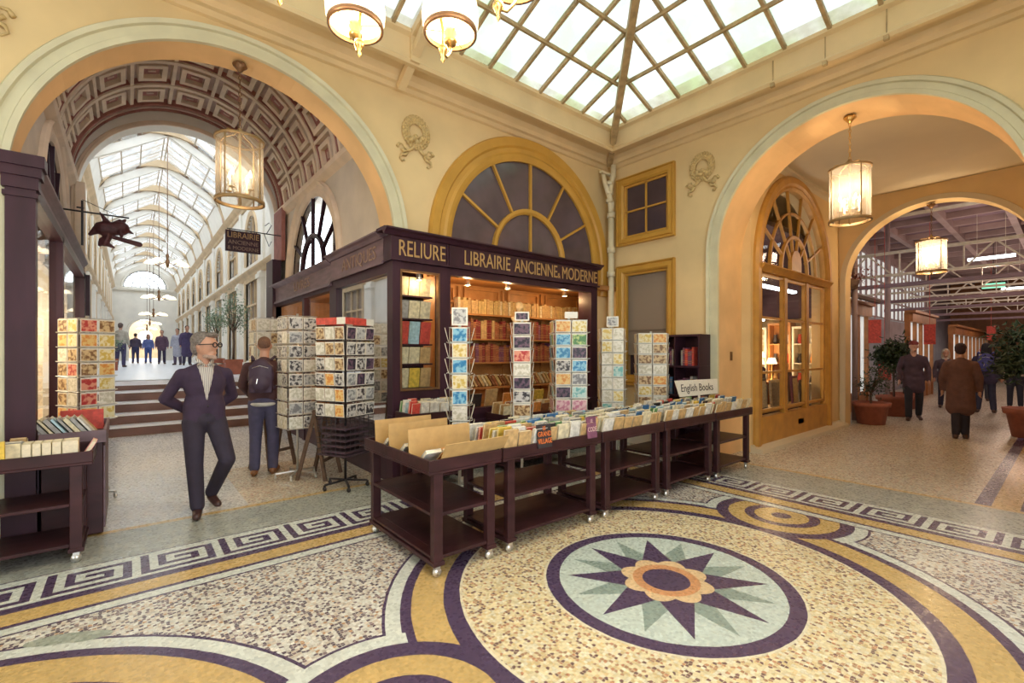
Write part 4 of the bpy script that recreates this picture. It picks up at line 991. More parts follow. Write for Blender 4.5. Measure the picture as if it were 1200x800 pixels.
for i, (x, c, w, h) in enumerate([(8.75, 'green', .35, .45), (9.2, 'black', .3, .6), (9.95, 'cream', .8, .55), (10.75, 'plum', .3, .6), (11.2, 'black', .3, .5)]):
    b = MB(); b.box(-w/2, w/2, -.02, .02, .0, h); b.box(-w/2+.03, w/2-.03, -.026, -.02, .05, h-.05, 1)
    o = b.build('framed_print', ['bk_'+c, 'bk_'+('cream' if c != 'cream' else 'grey')]); o.location = (x, 3.72, .56); o.rotation_euler = (-.06, 0, 0)
    tag(o, 'framed print with %s border leaning low in the arched window, %s from the left' % (c, ordn(i+1)), 'framed print', 'prints in the arched window')
b = MB(); b.box(8.2, 11.5, 3.72, 4.1, .50, .55); struct(b.build('trim_21', 'ochre'), 'sill shelf inside the arched window', 'sill')
def warm(loc, e, col=(1, .66, .32), size=.12, name='lamp_light'):
    l = bpy.data.lights.new(name, 'POINT'); l.energy = e; l.color = col; l.shadow_soft_size = size
    lo = bpy.data.objects.new(name, l); COL.objects.link(lo); lo.location = loc; return lo
b0 = None
for i, (x, y, z) in enumerate([(10.5, 4.60, 1.6), (10.9, 4.5, 1.5), (11.3, 4.65, 1.65), (11.7, 4.55, 1.5)]):
    r = empty('table_lamp', (x, y, z-.55 if False else 1.0), 'small glowing lamp on the table behind the arched window, %s from the left' % ordn(i+1), 'lamp', 'glowing lamps behind the arched window')
    b = MB(); b.lathe([(.08, 0), (.08, .02), (.015, .04), (.015, z-1.12)], n=12); b.build('base', 'brass', r)
    b = MB(); b.lathe([(.12, z-1.12), (.07, z-.98)], n=14); b.build('lamp_shade', 'shade', r)
    lo = warm((0, 0, z-.85), 14); lo.parent = r
for i, y in enumerate((4.1, 4.8)):
    b = MB(); b.box(8.4, 11.8, y-.05, y+.05, 3.0-.6*i, 3.05-.6*i); M['tube'] = M.get('tube') or emis('fluorescent_tube', (.85, .95, 1), 5)
    o = b.build('tube_light', 'tube'); tag(o, 'long white tube light inside the arched shop, %s row' % ('upper' if i == 0 else 'lower'), 'tube light')
# ------------------------------------------------------------------ hall beyond the second arch
HX0, HX1 = PX1+.35, 40
b = MB(); b.box(HX0, HX1, -.9, 5.0, 5.9, 6.0); ceil = struct(b.build('ceiling_hall', 'hall_ceiling'), 'mauve panelled ceiling of the far hall', 'ceiling')
b = MB()
for i in range(20): b.box(HX0+1.3*i, HX0+1.3*i+.10, -.6, 5, 5.72, 5.9)
for i in range(4): b.box(HX0, HX1, -.3+1.4*i, -.3+1.4*i+.16, 5.66, 5.9)
b.build('ceiling_beams', 'hall_beam', ceil)
b = MB(); b.box(HX0, HX1, 5.0, 5.1, 0, 6); struct(b.build('wall_hall_left', 'hall_beam'), 'dim left wall of the far hall', 'wall')
b = MB(); b.box(HX1, HX1+.1, -1, 7, 0, 6); struct(b.build('wall_hall_end', 'wood_shop'), 'orange wood wall closing the far hall', 'wall')
b = MB(); b.box(HX0, HX1, -1.0, -.9, 0, 6); struct(b.build('wall_hall_right', 'hall_beam'), 'dim right wall of the far hall', 'wall')
# trusses
for i, x in enumerate((16.0, 19.5, 23.5, 28.0, 33.0)):
    b = MB(); z0, z1 = (3.75, 4.35) if i == 0 else (3.6, 4.2)
    if i == 0: b.beam((x-1.6, -.9, 4.95), (x-1.6, 4.95, 4.95), .06, .07)
    b.beam((x, -.9, z1), (x, 4.95, z1), .06, .08); b.beam((x, -.9, z0), (x, 4.95, z0), .06, .06)
    y = -.6; up = True
    while y < 4.1:
        b.beam((x, y, z0), (x, y+.55, z1), .035, .045, up=(1, 0, 0)); b.beam((x, y+.55, z1), (x, y+1.1, z0), .035, .045, up=(1, 0, 0))
        b.beam((x, y+1.1, z0), (x, y+1.1, z1), .03, .04, up=(1, 0, 0)); y += 1.25
    tag(b.build('roof_truss', 'steel'), 'pale steel lattice truss spanning the far hall, %s from the arch' % ordn(i+1), 'truss', 'steel trusses in the far hall')
    b = MB(); b.beam((x+.3, -.9, z0-.25), (x+.3, 4.95, z0-.25), .12, .10); struct(b.build('trim_%d' % (70+i), 'hall_ceiling'), 'dark beam under the truss', 'beam')
# shopfronts along the hall left side
def shopfront(x0, x1, y, label, n, ztop=3.0, lit=True):
    b = MB(); b.box(x0, x1, y, y+.1, 0, .5); b.box(x0-.05, x1+.05, y-.12, y+.12, ztop-.3, ztop); b.box(x0-.1, x1+.1, y-.2, y+.1, ztop, ztop+.08)
    for k in range(n+1): xx = x0+(x1-x0)*k/n; b.box(xx-.07, xx+.07, y-.04, y+.1, 0, ztop)
    r = tag(b.build('shopfront', 'wood_shop'), label, 'shopfront', 'wooden shopfronts in the far hall')
    b = MB(); b.add([(x0, y+.06, .5), (x1, y+.06, .5), (x1, y+.06, ztop-.3), (x0, y+.06, ztop-.3)], [(0, 1, 2, 3)]); M['hallpane'] = M.get('hallpane') or emis('lit_hall_window', (.75, .82, .80), .55)
    b.build('pane', 'hallpane', r); return r
shopfront(13.4, 17.0, 3.95, 'orange wooden shopfront just beyond the second arch', 4)
shopfront(20.5, 24.5, 3.6, 'orange wooden shopfront in the middle of the far hall', 4)
shopfront(26, 38, 3.2, 'orange wooden shopfront at the end of the far hall', 9, 2.7)
# bright gridded windows upper left of the hall
b = MB(); b.add([(14, 4.96, 3.0), (32, 4.96, 3.0), (32, 4.96, 5.4), (14, 4.96, 5.4)], [(0, 1, 2, 3)]); w9 = struct(b.build('window_9', 'hallpane'), 'bright gridded windows high on the left of the far hall', 'window')
b = MB()
for i in range(26): b.box(14+.7*i, 14.07+.7*i, 4.88, 4.94, 3.0, 5.4)
for z in (3.0, 3.7, 4.4, 5.3): b.box(14, 32, 4.88, 4.94, z, z+.06)
b.build('window_frame', 'hall_beam', w9)
b = MB()
for (x, y) in ((13.6, 3.4), (17.2, 3.5)): b.tube([(x, y, 0), (x, y, 5.7)], .06, 10)
struct(b.build('trim_22', 'hall_beam'), 'slender columns of the far hall', 'column')
for i, (x, y, z) in enumerate(((15.6, 3.45, 1.9), (19.4, 2.9, 1.9), (15.9, 3.3, .9), (30, 2.4, 2.2))):
    b = MB(); b.box(-.02, .02, -.14, .14, 0, .62); b.tube([(0, -.15, .62), (0, .15, .62)], .012, 6); b.tube([(0, 0, .62), (0, 0, 5.89-z)], .006, 5)
    o = b.build('red_banner', 'bk_red'); o.location = (x, y, z); tag(o, 'red hanging banner in the far hall, %s from the left' % ordn(i+1), 'banner', 'red banners in the far hall')
b = MB(); b.box(-.02, .02, -.30, .30, -.09, .09); M['exit'] = emis('green_exit_light', (.25, .85, .55), 1.0)
o = b.build('exit_sign', 'exit'); o.location = (24.5, 1.9, 4.1); b = MB(); b.tube([(0, 0, .09), (0, 0, 1.79)], .01, 6); b.build('rod', 'iron', o); tag(o, 'small green lit sign hanging in the far hall', 'exit sign')
for i, (x, y) in enumerate(((17.0, .2), (20, 1.6), (25.5, 1.6), (30.3, 1.6))):
    b = MB(); b.box(-.06, .06, -.5, .5, -.04, .04); o = b.build('tube_light', 'tube'); o.location = (x, y, 4.5 if i else 5.3); b = MB(); b.tube([(0, -.3, .03), (0, -.3, (1.39 if i else .58))], .008, 5); b.tube([(0, .3, .03), (0, .3, (1.39 if i else .58))], .008, 5); b.build('suspension_rods', 'steel', o); tag(o, 'short tube light under the hall ceiling, %s from the arch' % ordn(i+1), 'tube light', 'tube lights of the far hall')
    warm((x, y, 3.9 if i else 4.8), 85, (1, .70, .52), .3)

# ------------------------------------------------------------------ lamps
M['lantern_metal'] = pm('aged_brass', (.34, .22, .10), .45, .2, 12, metal=.35)
def lantern(name, loc, drop, R_, Hh, label, energy, chain='brass', body='lantern_metal'):
    r = empty(name, loc, label, 'lantern', 'glass cylinder lanterns')
    b = MB(); b.lathe([(0, .0), (.05, 0), (.07, -.04), (.04, -.07), (.02, -.10), (0, -.1)], n=14)
    for k in range(6): b.ell((.05*math.cos(k*PI/3), .05*math.sin(k*PI/3), -.03), (.025, .025, .025), 8)
    b.build('ceiling_rose', chain, r)
    b = MB(); n = int((drop-.1)/.045)
    for k in range(n):
        z = -.1-.045*k-.02; a = 0 if k % 2 else PI/2
        b.tube([(.012*math.cos(t)*math.cos(a), .012*math.cos(t)*math.sin(a), z+.026*math.sin(t)) for t in [2*PI*q/8 for q in range(8)]], .0045, 5, closed=True)
    b.build('chain', chain, r)
    zt = -drop; zb = zt-Hh
    b = MB(); b.lathe([(.0, zt+.14), (.02, zt+.13), (.03, zt+.09), (.015, zt+.06), (.03, zt+.03), (.012, zt), (.012, zb+.04), (.02, zb-.03), (0, zb-.05)], n=12)
    for z, t in ((zt, .012), (zb, .018)): b.lathe([(R_, z-t), (R_+.012, z-t), (R_+.012, z+t), (R_-.008, z+t), (R_-.008, z-t)], n=32)
    for k in range(4):
        a = PI/4+k*PI/2; c, s_ = math.cos(a), math.sin(a)
        b.box(0, 0, 0, 0, 0, 0) if False else None
        b.tube([(R_*c, R_*s_, zb), (R_*c, R_*s_, zt), (R_*.8*c, R_*.8*s_, zt+.05), (R_*.3*c, R_*.3*s_, zt+.07), (.02*c, .02*s_, zt+.11)], .008, 6)
        b.tube([(0, 0, zb+.10), (.10*c, .10*s_, zb+.07), (.13*c, .13*s_, zb+.12)], .006, 6); b.lathe([(.0, zb+.11), (.03, zb+.12), (.03, zb+.13), (0, zb+.13)], (.13*c, .13*s_, 0), 10)
    b.build('frame', body, r)
    b = MB(); b.lathe([(R_-.004, zb+.01), (R_-.004, zt-.01)], n=36); b.build('glass_cylinder', 'glass_lantern', r)
    for k in range(4):
        a = PI/4+k*PI/2; x, y = .13*math.cos(a)*R_/.25, .13*math.sin(a)*R_/.25
        b = MB(); b.lathe([(.014, 0), (.014, .13)], (x, y, zb+.13), 10); c_ = b.build('candle', 'card_wh', r)
        b = MB(); b.lathe([(.008, 0), (.018, .02), (.014, .05), (0, .085)], (x, y, zb+.26), 10); b.build('candle_bulb', 'bulb', c_)
    lo = warm((0, 0, zb+Hh*.5), energy, (1, .74, .46), .10); lo.parent = r
    return r
lantern('hanging_lantern', (.95, 5.90, 4.86), .86, .235, .68, 'glass cylinder lantern hanging in the tall gallery arch', 10, 'bronze')
lantern('hanging_lantern', (7.5, 1.93, 4.84), .72, .235, .70, 'glass cylinder lantern on a brass chain in the right arch', 36)
lantern('hanging_lantern', (12.55, 1.85, 4.66), .76, .24, .62, 'smaller looking lantern in the second arch at the passage end', 60, 'bronze')
# court chandelier
ch = empty('chandelier', (.935, 2.05, 3.39), 'big brass chandelier with lit opal shades at the top picture edge', 'chandelier')
b = MB(); b.lathe([(0, .55), (.06, .6), (.09, .75), (.04, .95), (.02, 1.1), (.02, 3.3)], n=14); b.lathe([(0, .45), (.03, .48), (.05, .55), (.0, .6)], n=12); b.build('stem', 'brass', ch)
a0c = math.atan2(-(-.284)*math.cos(TH)+.462*math.sin(TH), -.284*math.sin(TH)+.462*math.cos(TH))
for k in range(7):
    a = a0c+2*PI*k/7; nx, ny = .542*math.cos(a), .542*math.sin(a)
    b = MB()
    b.tube([(nx*.12, ny*.12, .72), (nx*.70, ny*.70, .50), (nx, ny, .12), (nx, ny, 0)], .009, 7)
    b.lathe([(0, .035), (.025, .03), (.03, .01), (.02, -.01), (.008, -.03), (.012, -.05), (0, -.07)], (nx, ny, 0), 10)
    ox, oy = nx*1.17, ny*1.17
    b.tube([(nx, ny, 0), ((nx+ox)/2, (ny+oy)/2, -.005), (ox, oy, .05), (ox, oy, .10)], .008, 7)
    b.lathe([(0, .09), (.035, .10), (.04, .12), (.028, .14), (.04, .16), (.03, .19), (0, .19)], (ox, oy, 0), 12)
    arm = b.build('arm', 'brass', ch)
    b = MB(); b.lathe([(.145, .17), (.165, .21), (.170, .27), (.155, .36), (.10, .43), (.04, .45)], (ox, oy, 0), 28); b.build('opal_shade', 'shade', arm)
    b = MB(); b.lathe([(.143, .155), (.158, .155), (.158, .185), (.146, .185), (.143, .155)], (ox, oy, 0), 28)
    for q in range(3):
        t_ = a+2*PI*q/3; b.tube([(ox+.03*math.cos(t_), oy+.03*math.sin(t_), .17), (ox+.148*math.cos(t_), oy+.148*math.sin(t_), .17)], .003, 5)
    b.build('shade_ring', 'bronze', arm)
    b = MB(); b.ell((ox, oy, .25), (.035, .035, .06), 12); b.build('bulb', 'bulb', arm)
    lo = warm((ox, oy, .12), 20, (1, .76, .50), .09); lo.parent = ch
# gallery chandeliers
g0 = None
for i, (y, z) in enumerate(((18.5, 4.55), (24.0, 3.95), (29.5, 3.6), (35, 3.4), (40.5, 3.3))):
    if g0 is None:
        g0 = empty('gallery_chandelier', (GX, y, z), '', 'chandelier', 'gallery chandeliers')
        b = MB(); b.tube([(0, 0, .2), (0, 0, .9)], .012, 6); b.lathe([(0, -.2), (.04, -.15), (.06, 0), (.03, .1), (.05, .2), (.0, .3)], n=10)
        for k in range(5):
            a = 2*PI*k/5+.3; b.tube([(0, 0, 0), (.25*math.cos(a), .25*math.sin(a), -.12), (.45*math.cos(a), .45*math.sin(a), -.02)], .012, 6)
        b.build('stem', 'bronze', g0)
        for k in range(5):
            a = 2*PI*k/5+.3; b = MB(); b.lathe([(.03, .05), (.12, .0), (.17, -.08)], (.45*math.cos(a), .45*math.sin(a), 0), 12); b.build('glass_shade', 'shade', g0)
        o = g0
    else:
        o = g0.copy(); COL.objects.link(o); o.location = (GX, y, z)
        for ch_ in [c for c in g0.children if not c.name.startswith('cord')]: copy_tree(ch_, o)
    b = MB(); b.tube([(0, 0, .8), (0, 0, 8.66-z)], .012, 6); b.build('cord', 'bronze', o)
    o['label'] = 'chandelier with opal shades hanging in the gallery, %s from the steps' % ordn(i+1)
# projecting sign at the steps
s4 = empty('hanging_sign', (1.88, 11.3, 4.0), 'dark LIBRAIRIE sign board hanging right of the gallery steps', 'sign')
b = MB(); b.box(-.33, .33, -.03, .03, -.22, .22); b.build('board', 'purple', s4)
text('LIBRAIRIE', .17, (0, -.034, .12), FRONT, 'gold', s4, sx=.85); text('ANCIENNE', .12, (0, -.034, -.03), FRONT, 'gold_f', s4, sx=.95); text('& MODERNE', .11, (0, -.034, -.15), FRONT, 'gold_f', s4, sx=.95)
b = MB(); b.tube([(-.3, 0, .25), (.80, 0, .25)], .012, 6); b.tube([(.45, 0, .25), (.55, 0, .45), (.5, 0, .5), (.42, 0, .42)], .008, 6); b.tube([(.40, 0, .25), (.5, 0, -.02), (.55, 0, .1)], .008, 6); b.tube([(-.25, 0, .22), (-.25, 0, .25)], .01, 6); b.tube([(.25, 0, .22), (.25, 0, .25)], .01, 6)
b.build('bracket', 'iron', s4)
# carved figure on bracket, left
cv = empty('carved_sign', (-.22, 10.5, 3.75), 'dark red carved figure riding a pole, hung from an iron bracket left of the gallery', 'sign')
b = MB()
b.cap((-.12, 0, .0), .12, (.12, 0, .02), .10, 12); b.ell((.10, -.02, .06), (.13, .10, .10), 12); b.cap((.18, 0, .02), .05, (.27, 0, -.02), .015, 8)
b.cap((-.05, 0, .08), .06, (-.16, 0, .27), .012, 8); b.cap((.10, 0, .10), .05, (.17, 0, .20), .02, 8); b.cap((.03, 0, .10), .05, (.10, 0, .17), .03, 8)
b.cap((-.15, 0, .02), .09, (-.28, 0, -.12), .03, 8); b.cap((-.05, 0, -.08), .07, (-.10, 0, -.24), .06, 8); b.cap((-.10, 0, -.24), .05, (.02, 0, -.30), .02, 8); b.cap((-.13, 0, -.2), .05, (-.16, 0, -.28), .03, 8)
b.cap((.1, -.08, -.02), .035, (.12, -.08, -.10), .03, 8)
M['carved'] = pm('dark_red_carved_wood', (.10, .03, .035), .5, .3, 14, .4)
o = b.build('figure', 'carved', cv); md = o.modifiers.new('r', 'REMESH'); md.mode = 'VOXEL'; md.voxel_size = .014
b = MB(); b.cap((-.1, 0, -.10), .03, (.36, 0, -.20), .045, 10); b.build('pole', 'carved', cv)
b = MB(); b.beam((-.38, 0, .42), (-.38, 0, -.32), .03, .04); b.tube([(-.625, 0, .24), (.22, 0, .24)], .014, 6); b.tube([(-.38, 0, .44), (.05, 0, .26)], .005, 5); b.tube([(0, 0, .24), (0, 0, .1)], .006, 5); b.tube([(-.45, 0, .3), (-.36, 0, .3)], .015, 5)
b.build('bracket', 'iron', cv)
# shop sign in the far rotunda doorway
b = MB(); b.lathe([(0, -.03), (.42, -.03), (.45, 0), (.42, .03), (0, .03)], n=24); b.box(-.45, .45, -.75, -.4, -.02, .02)
M['lit_white'] = emis('lit_white_panel', (1, .97, .92), 1.3)
o = b.build('round_sign', 'lit_white'); o.location = (GX+.02, 46, 2.9); o.rotation_euler = (PI/2, 0, 0); tag(o, 'round white glowing sign in the far doorway', 'sign')
b = MB(); b.box(-.32, .32, -.05, -.02, -.06, .06); o2 = b.build('dark_band', 'iron', o); o2.location = (0, -.55, .06); o2.rotation_euler = (0, 0, 0)
warm((GX, 50, 3.6), 60, (1, .8, .6), .3, 'rotunda_light')

# ------------------------------------------------------------------ trolleys
def trolley(loc, W, D, label, zt=.87, rz=0, leg=.075, inset=.10, n=None, mat='trolley', tray=.105, dback=None):
    """four-legged wheeled book trolley with a shallow tray, origin at centre on the floor"""
    r = empty('book_trolley', (loc[0], loc[1], 0), label, 'book trolley', 'wheeled book trolleys', rz)
    b = MB(); t = .022
    b.box(-W/2, W/2, -D/2, D/2, zt-tray, zt-tray+.02); 
    b.box(-W/2, W/2, -D/2, -D/2+t, zt-tray+.02, zt); b.box(-W/2, W/2, D/2-t, D/2, zt-tray+.02, zt); b.box(-W/2, -W/2+t, -D/2+t, D/2-t, zt-tray+.02, zt); b.box(W/2-t, W/2, -D/2+t, D/2-t, zt-tray+.02, zt)
    b.build('tray', mat, r, bevel=.004)
    lx, ly = W/2-inset, D/2-.05
    for sx in (-1, 1):
        for sy in (-1, 1):
            b = MB(); b.box(sx*lx-leg/2, sx*lx+leg/2, sy*ly-.03, sy*ly+.03, .09, zt-tray-.001); l = b.build('leg', mat, r, bevel=.004)
            b = MB(); b.tube([(sx*lx, sy*ly-.012, .035), (sx*lx, sy*ly+.012, .035)], .034, 12); b.box(sx*lx-.02, sx*lx+.02, sy*ly-.02, sy*ly+.02, .06, .09); b.build('caster', 'chrome', l)
    for z in (.155, .47):
        b = MB(); b.box(-lx+leg/2+.001, lx-leg/2-.001, -ly-.02, ly+.02, z-.025, z)
        b.box(-lx-leg/2, lx+leg/2, -ly+.032, ly-.032, z-.024, z-.001); b.build('shelf', mat, r, bevel=.003)
    for sx in (-1, 1):
        b = MB(); b.box(sx*lx-leg/2-.01, sx*lx+leg/2+.01, -ly-.04, ly+.04, .088, .12); b.build('foot_rail', mat, r, bevel=.003)
    return r
TF = 2.93
trolley((1.985, 3.53), .66, 1.19, 'wheeled dark trolley set endwise at the left, with four cardboard dividers', inset=.09)
TR = [(2.33, 3.545, 'left-hand long trolley, beside the one with cardboard dividers'), (3.565, 4.635, 'second long wheeled trolley from the left, nearest the star medallion'),
      (4.655, 5.805, 'third long wheeled trolley from the left, between its look-alike neighbours'), (5.825, 6.88, 'rightmost wheeled trolley, nearest the arched passage window')]
for x0, x1, lab in TR: trolley(((x0+x1)/2, TF+.35), x1-x0, .70, 'dark wooden '+lab if 'wheeled' not in lab else 'dark '+lab)

# paperbacks filed front to back in the trays
TZ = .787
def filed(x0, x1, y0, y1, base, pal, front_pal, group, tname, colw=(.12, .17), seed=1, z=TZ, rowsp=.085, hr=(.19, .23)):
    R_ = random.Random(seed); x = x0; c = 1
    while x < x1-.06:
        w = round(R_.uniform(*colw)/.01)*.01; w = min(w, x1-x); y = y0; k = 1
        while y < y1:
            col = R_.choice(front_pal if k == 1 else pal); th = R_.choice((.02, .026, .032)); h = round(R_.uniform(*hr)/.015)*.015
            if k > 1: h += .01
            me = book_mesh(th, h, round(w-.008, 2), col, False)
            o = put('paperback', me, (x+w/2, y+.02+th/2, z+.004), Euler((0, -.20+R_.uniform(-.08, .06), PI/2)),
                    '%s book, %s back in the %s file, %s' % (col, ordn(k), ordn(c), tname), 'book', group)
            y += th+R_.uniform(rowsp*.4, rowsp); k += 1
        x += w+.004; c += 1
allc = ['white', 'cream', 'white', 'pale blue', 'tan', 'white', 'grey', 'black', 'yellow', 'blue', 'cream', 'green', 'red']
fr = ['tan', 'tan', 'white', 'tan', 'cream', 'tan', 'white']
names = ['first long trolley', 'second long trolley', 'third long trolley', 'last long trolley']
for i, (x0, x1, lab) in enumerate(TR):
    g = 'books filed on the '+names[i]
    if i < 2: filed(x0+.03, x1-.03, TF+.03, TF+.60, 0, allc, fr, g, names[i], seed=5+i)
    else: filed(x0+.03, x1-.03, TF+.03, TF+.60, 0, allc, fr, g, names[i], seed=5+i, rowsp=.13)
# two face-out covers with big lettering on the second trolley's front
def cover(x, y, z, w, h, col, lines, txt, label, bookname):
    r = empty('paperback', (x, y, z), label, 'book', 'covers facing the viewer')
    b = MB(); b.box(-w/2, w/2, 0, .012, 0, h); b.build('cover', 'bk_'+col, r)
    for s, sz, zz in lines: text(s, sz, (0, -.003, zz), FRONT, txt, r, sx=.72, ext=.001, name='title')
    r.rotation_euler = (-.12, 0, 0)
M['bright_orange'] = pm('bright_orange_ink', (.80, .20, .04), .5, .05, 9); M['pinkish'] = pm('pink_ink', (.80, .55, .50), .5, .05, 9)
cover(2.78, TF-.016, TZ+.04, .165, .20, 'black', [('LE', .05, .165), ('GRAND', .062, .115), ('VILLAGE', .062, .055)], 'bright_orange', 'black cover lettered orange LE GRAND VILLAGE at the front rim of the first long trolley', '')
cover(3.40, TF-.016, TZ+.05, .13, .20, 'plum', [('LE', .045, .16), ('CODE', .062, .08)], 'pinkish', 'plum red cover with pale lettering at the right end of the first long trolley', '')
# cardboard dividers
M['cardboard'] = pm('cardboard', (.52, .33, .13), .7, .12, 10)
for i, (y, z1, x0, x1, tilt) in enumerate(((3.98, 1.04, 1.70, 2.28, .10), (3.70, 1.04, 1.70, 2.29, .08), (3.32, 1.04, 1.69, 2.28, .10), (3.01, .98, 1.76, 2.36, .55))):
    b = MB(); b.box(-(x1-x0)/2, (x1-x0)/2, -.003, .003, 0, (z1-TZ-.005)/math.cos(tilt)); o = b.build('cardboard_divider', 'cardboard'); o.location = ((x0+x1)/2, y, TZ+.006); o.rotation_euler = (tilt if i == 3 else -tilt, 0, .03)
    tag(o, 'tan cardboard divider standing in the endwise trolley, %s from the back' % ordn(i+1), 'cardboard divider', 'cardboard dividers')
R2 = random.Random(4)
for j, (ya, yb) in enumerate(((3.74, 3.93), (3.38, 3.65), (3.08, 3.26))):
    for i in range(4):
        c = R2.choice(['white', 'white', 'cream', 'orange' if j == 2 else 'white']); w = .13
        o = put('paperback', book_mesh(.03, .15, .13, c, False), (1.76+i*.145, (ya+yb)/2, TZ+.03), Euler((0, -.9, PI/2)), '%s book in the endwise trolley, %s gap from back, %s from left' % (c, ordn(j+1), ordn(i+1)), 'book', 'books in the endwise trolley')
# ENGLISH BOOKS card
eb = empty('shelf_card', (6.30, 3.42, 1.03), 'white card lettered English Books standing in the last trolley', 'card')
b = MB(); b.slab([(-.42, 0), (.42, .015), (.44, .23), (-.50, .23)], [], fB, 0, .006); b.box(-.02, .02, .0, .012, -.10, .02); b.build('card', 'card_wh', eb)
text('English Books', .15, (-.03, -.002, .115), FRONT, 'iron', eb, sx=.85, ext=.001)
eb.rotation_euler = (-.1, 0, -.15)
# low tray on the shop wall at the corner, with books
trolley((2.93, 5.10), .82, .42, 'narrow dark trolley pushed against the bookshop corner case', zt=.93, inset=.09, tray=.12)
filed(2.54, 3.32, 4.92, 5.24, 0, allc, ['white', 'cream', 'tan', 'pale blue', 'white', 'red'], 'books on the narrow trolley', 'narrow corner trolley', seed=21, z=.84, colw=(.10, .15))
trolley((4.55, 5.10), 1.3, .42, 'long dark trolley below the shop window behind the card racks', zt=.80, inset=.09)
filed(3.92, 5.18, 4.92, 5.24, 0, ['tan', 'cream', 'brown'], ['tan', 'cream', 'orange', 'brown'], 'books on the trolley below the window', 'trolley below window', seed=22, z=.717, rowsp=.15)

# ------------------------------------------------------------------ left table and cabinet
r = trolley((-.87, 5.24), 1.30, .58, 'worn dark table trolley at the left picture edge full of old books', zt=.87, inset=.10)
filed(-1.2, -.62, 5.00, 5.34, 0, ['cream', 'tan', 'white', 'grey'], ['cream', 'tan', 'cream'], 'books on the left table', 'left table', seed=31, colw=(.10, .13), rowsp=.05, hr=(.14, .19))
x = -.62
for i, c in enumerate(['cream', 'cream', 'cream', 'cream', 'cream']):
    w = (.05, .045, .05, .05, .09)[i]; put('antique_book', book_mesh(w, .17, .15, c, False), (x+w/2+.002, 5.06, TZ+.006), (0, 0, PI), 'pale thick book, left table front row, %s in its row' % ordn(i+1), 'book', 'front row books of the left table'); x += w+.006
put('antique_book', book_mesh(.03, .16, .16, 'pink', False), (-.29, 5.09, TZ+.01), (0, -.5, PI), 'pink booklet leaning at the right end of the left table', 'book', None)
put('paperback', book_mesh(.025, .14, .12, 'yellow', False), (-.76, 4.985, TZ+.07), Euler((0, -.1, PI/2)), 'yellow picture booklet at the front of the left table', 'book', None)
# cabinet behind
cb = empty('cabinet', (-.52, 6.12, 0), 'dark closed book cabinet behind the left table', 'cabinet')
b = MB(); b.box(-.06, .34, -.52, .44, 0.02, .84); b.build('body', 'trolley', cb, bevel=.006)
b = MB(); b.box(-.07, .36, -.54, .46, .84, .87); b.box(-.07, .36, -.54, -.52, .87, .95); b.box(.34, .36, -.52, .46, .87, .95); b.box(-.07, .34, .44, .46, .87, .95); b.build('tray', 'purple_l', cb)
b = MB(); b.box(.34, .352, -.46, .38, .05, .80); b.build('side_panel', 'purple_l', cb)
x = -.86; R3 = random.Random(8)
for i in range(8):
    c = R3.choice(['pale blue', 'grey', 'plum', 'cream', 'tan', 'white', 'cream']); w = R3.choice((.022, .03, .036))
    put('antique_book', book_mesh(w, .22, .16, c, False), (-.52+.042*i, 5.74, .885), (0, -.62, 0), '%s book leaning on the left cabinet, front row, %s from left' % (c, ordn(i+1)), 'book', 'leaning books on the left cabinet')
for i in range(6):
    c = R3.choice(['cream', 'tan', 'grey', 'white']); put('antique_book', book_mesh(.036, .20, .15, c, False), (-.50+.05*i, 6.0, .885), (0, -.62, 0), '%s book leaning on the left cabinet, back row, %s from left' % (c, ordn(i+1)), 'book', 'leaning books on the left cabinet')
b = MB(); b.box(-.16, .16, -.01, .01, 0, .20); b.box(-.16, .16, .0, .20, 0, .02); o = b.build('red_box', 'bk_red'); o.location = (-.36, 6.32, .875); tag(o, 'open red box on the left cabinet', 'box')

# ------------------------------------------------------------------ bookshelf by the right wall
bs = empty('bookshelf', (6.86, 4.05, 0), 'dark bookshelf against the right wall behind the English Books card', 'bookshelf')
b = MB(); b.box(.16, .20, -.40, .40, 0, 1.93); b.build('back', 'purple', bs)
for z in (.1, .5, .98, 1.44, 1.93): b = MB(); b.box(-.16, .16, -.42, .42, z-.03, z); b.build('shelf', 'purple', bs)
for y in (-.40, 0.0, .38): b = MB(); b.box(-.15, .16, y, y+.02, .1, 1.9); b.build('upright', 'purple', bs)
R4 = random.Random(5)
for z, rown in ((1.44, 'top'), (.98, 'middle')):
    y = 4.41; i = 1
    while y > 3.72:
        w = R4.choice((.03, .04, .05)); c = R4.choice(['blue', 'plum', 'grey', 'grey', 'red', 'black', 'plum'])
        if abs(y-w/2-4.06) > .045: put('paperback', book_mesh(w, round(R4.uniform(.22, .3), 2), .18, c), (6.84, y-w/2, z+.002), (0, 0, -PI/2), '%s book, %s from left, %s shelf of the wall bookshelf' % (c, ordn(i), rown), 'book', 'books on the wall bookshelf'); i += 1
        y -= w+R4.choice((.003, .003, .05))

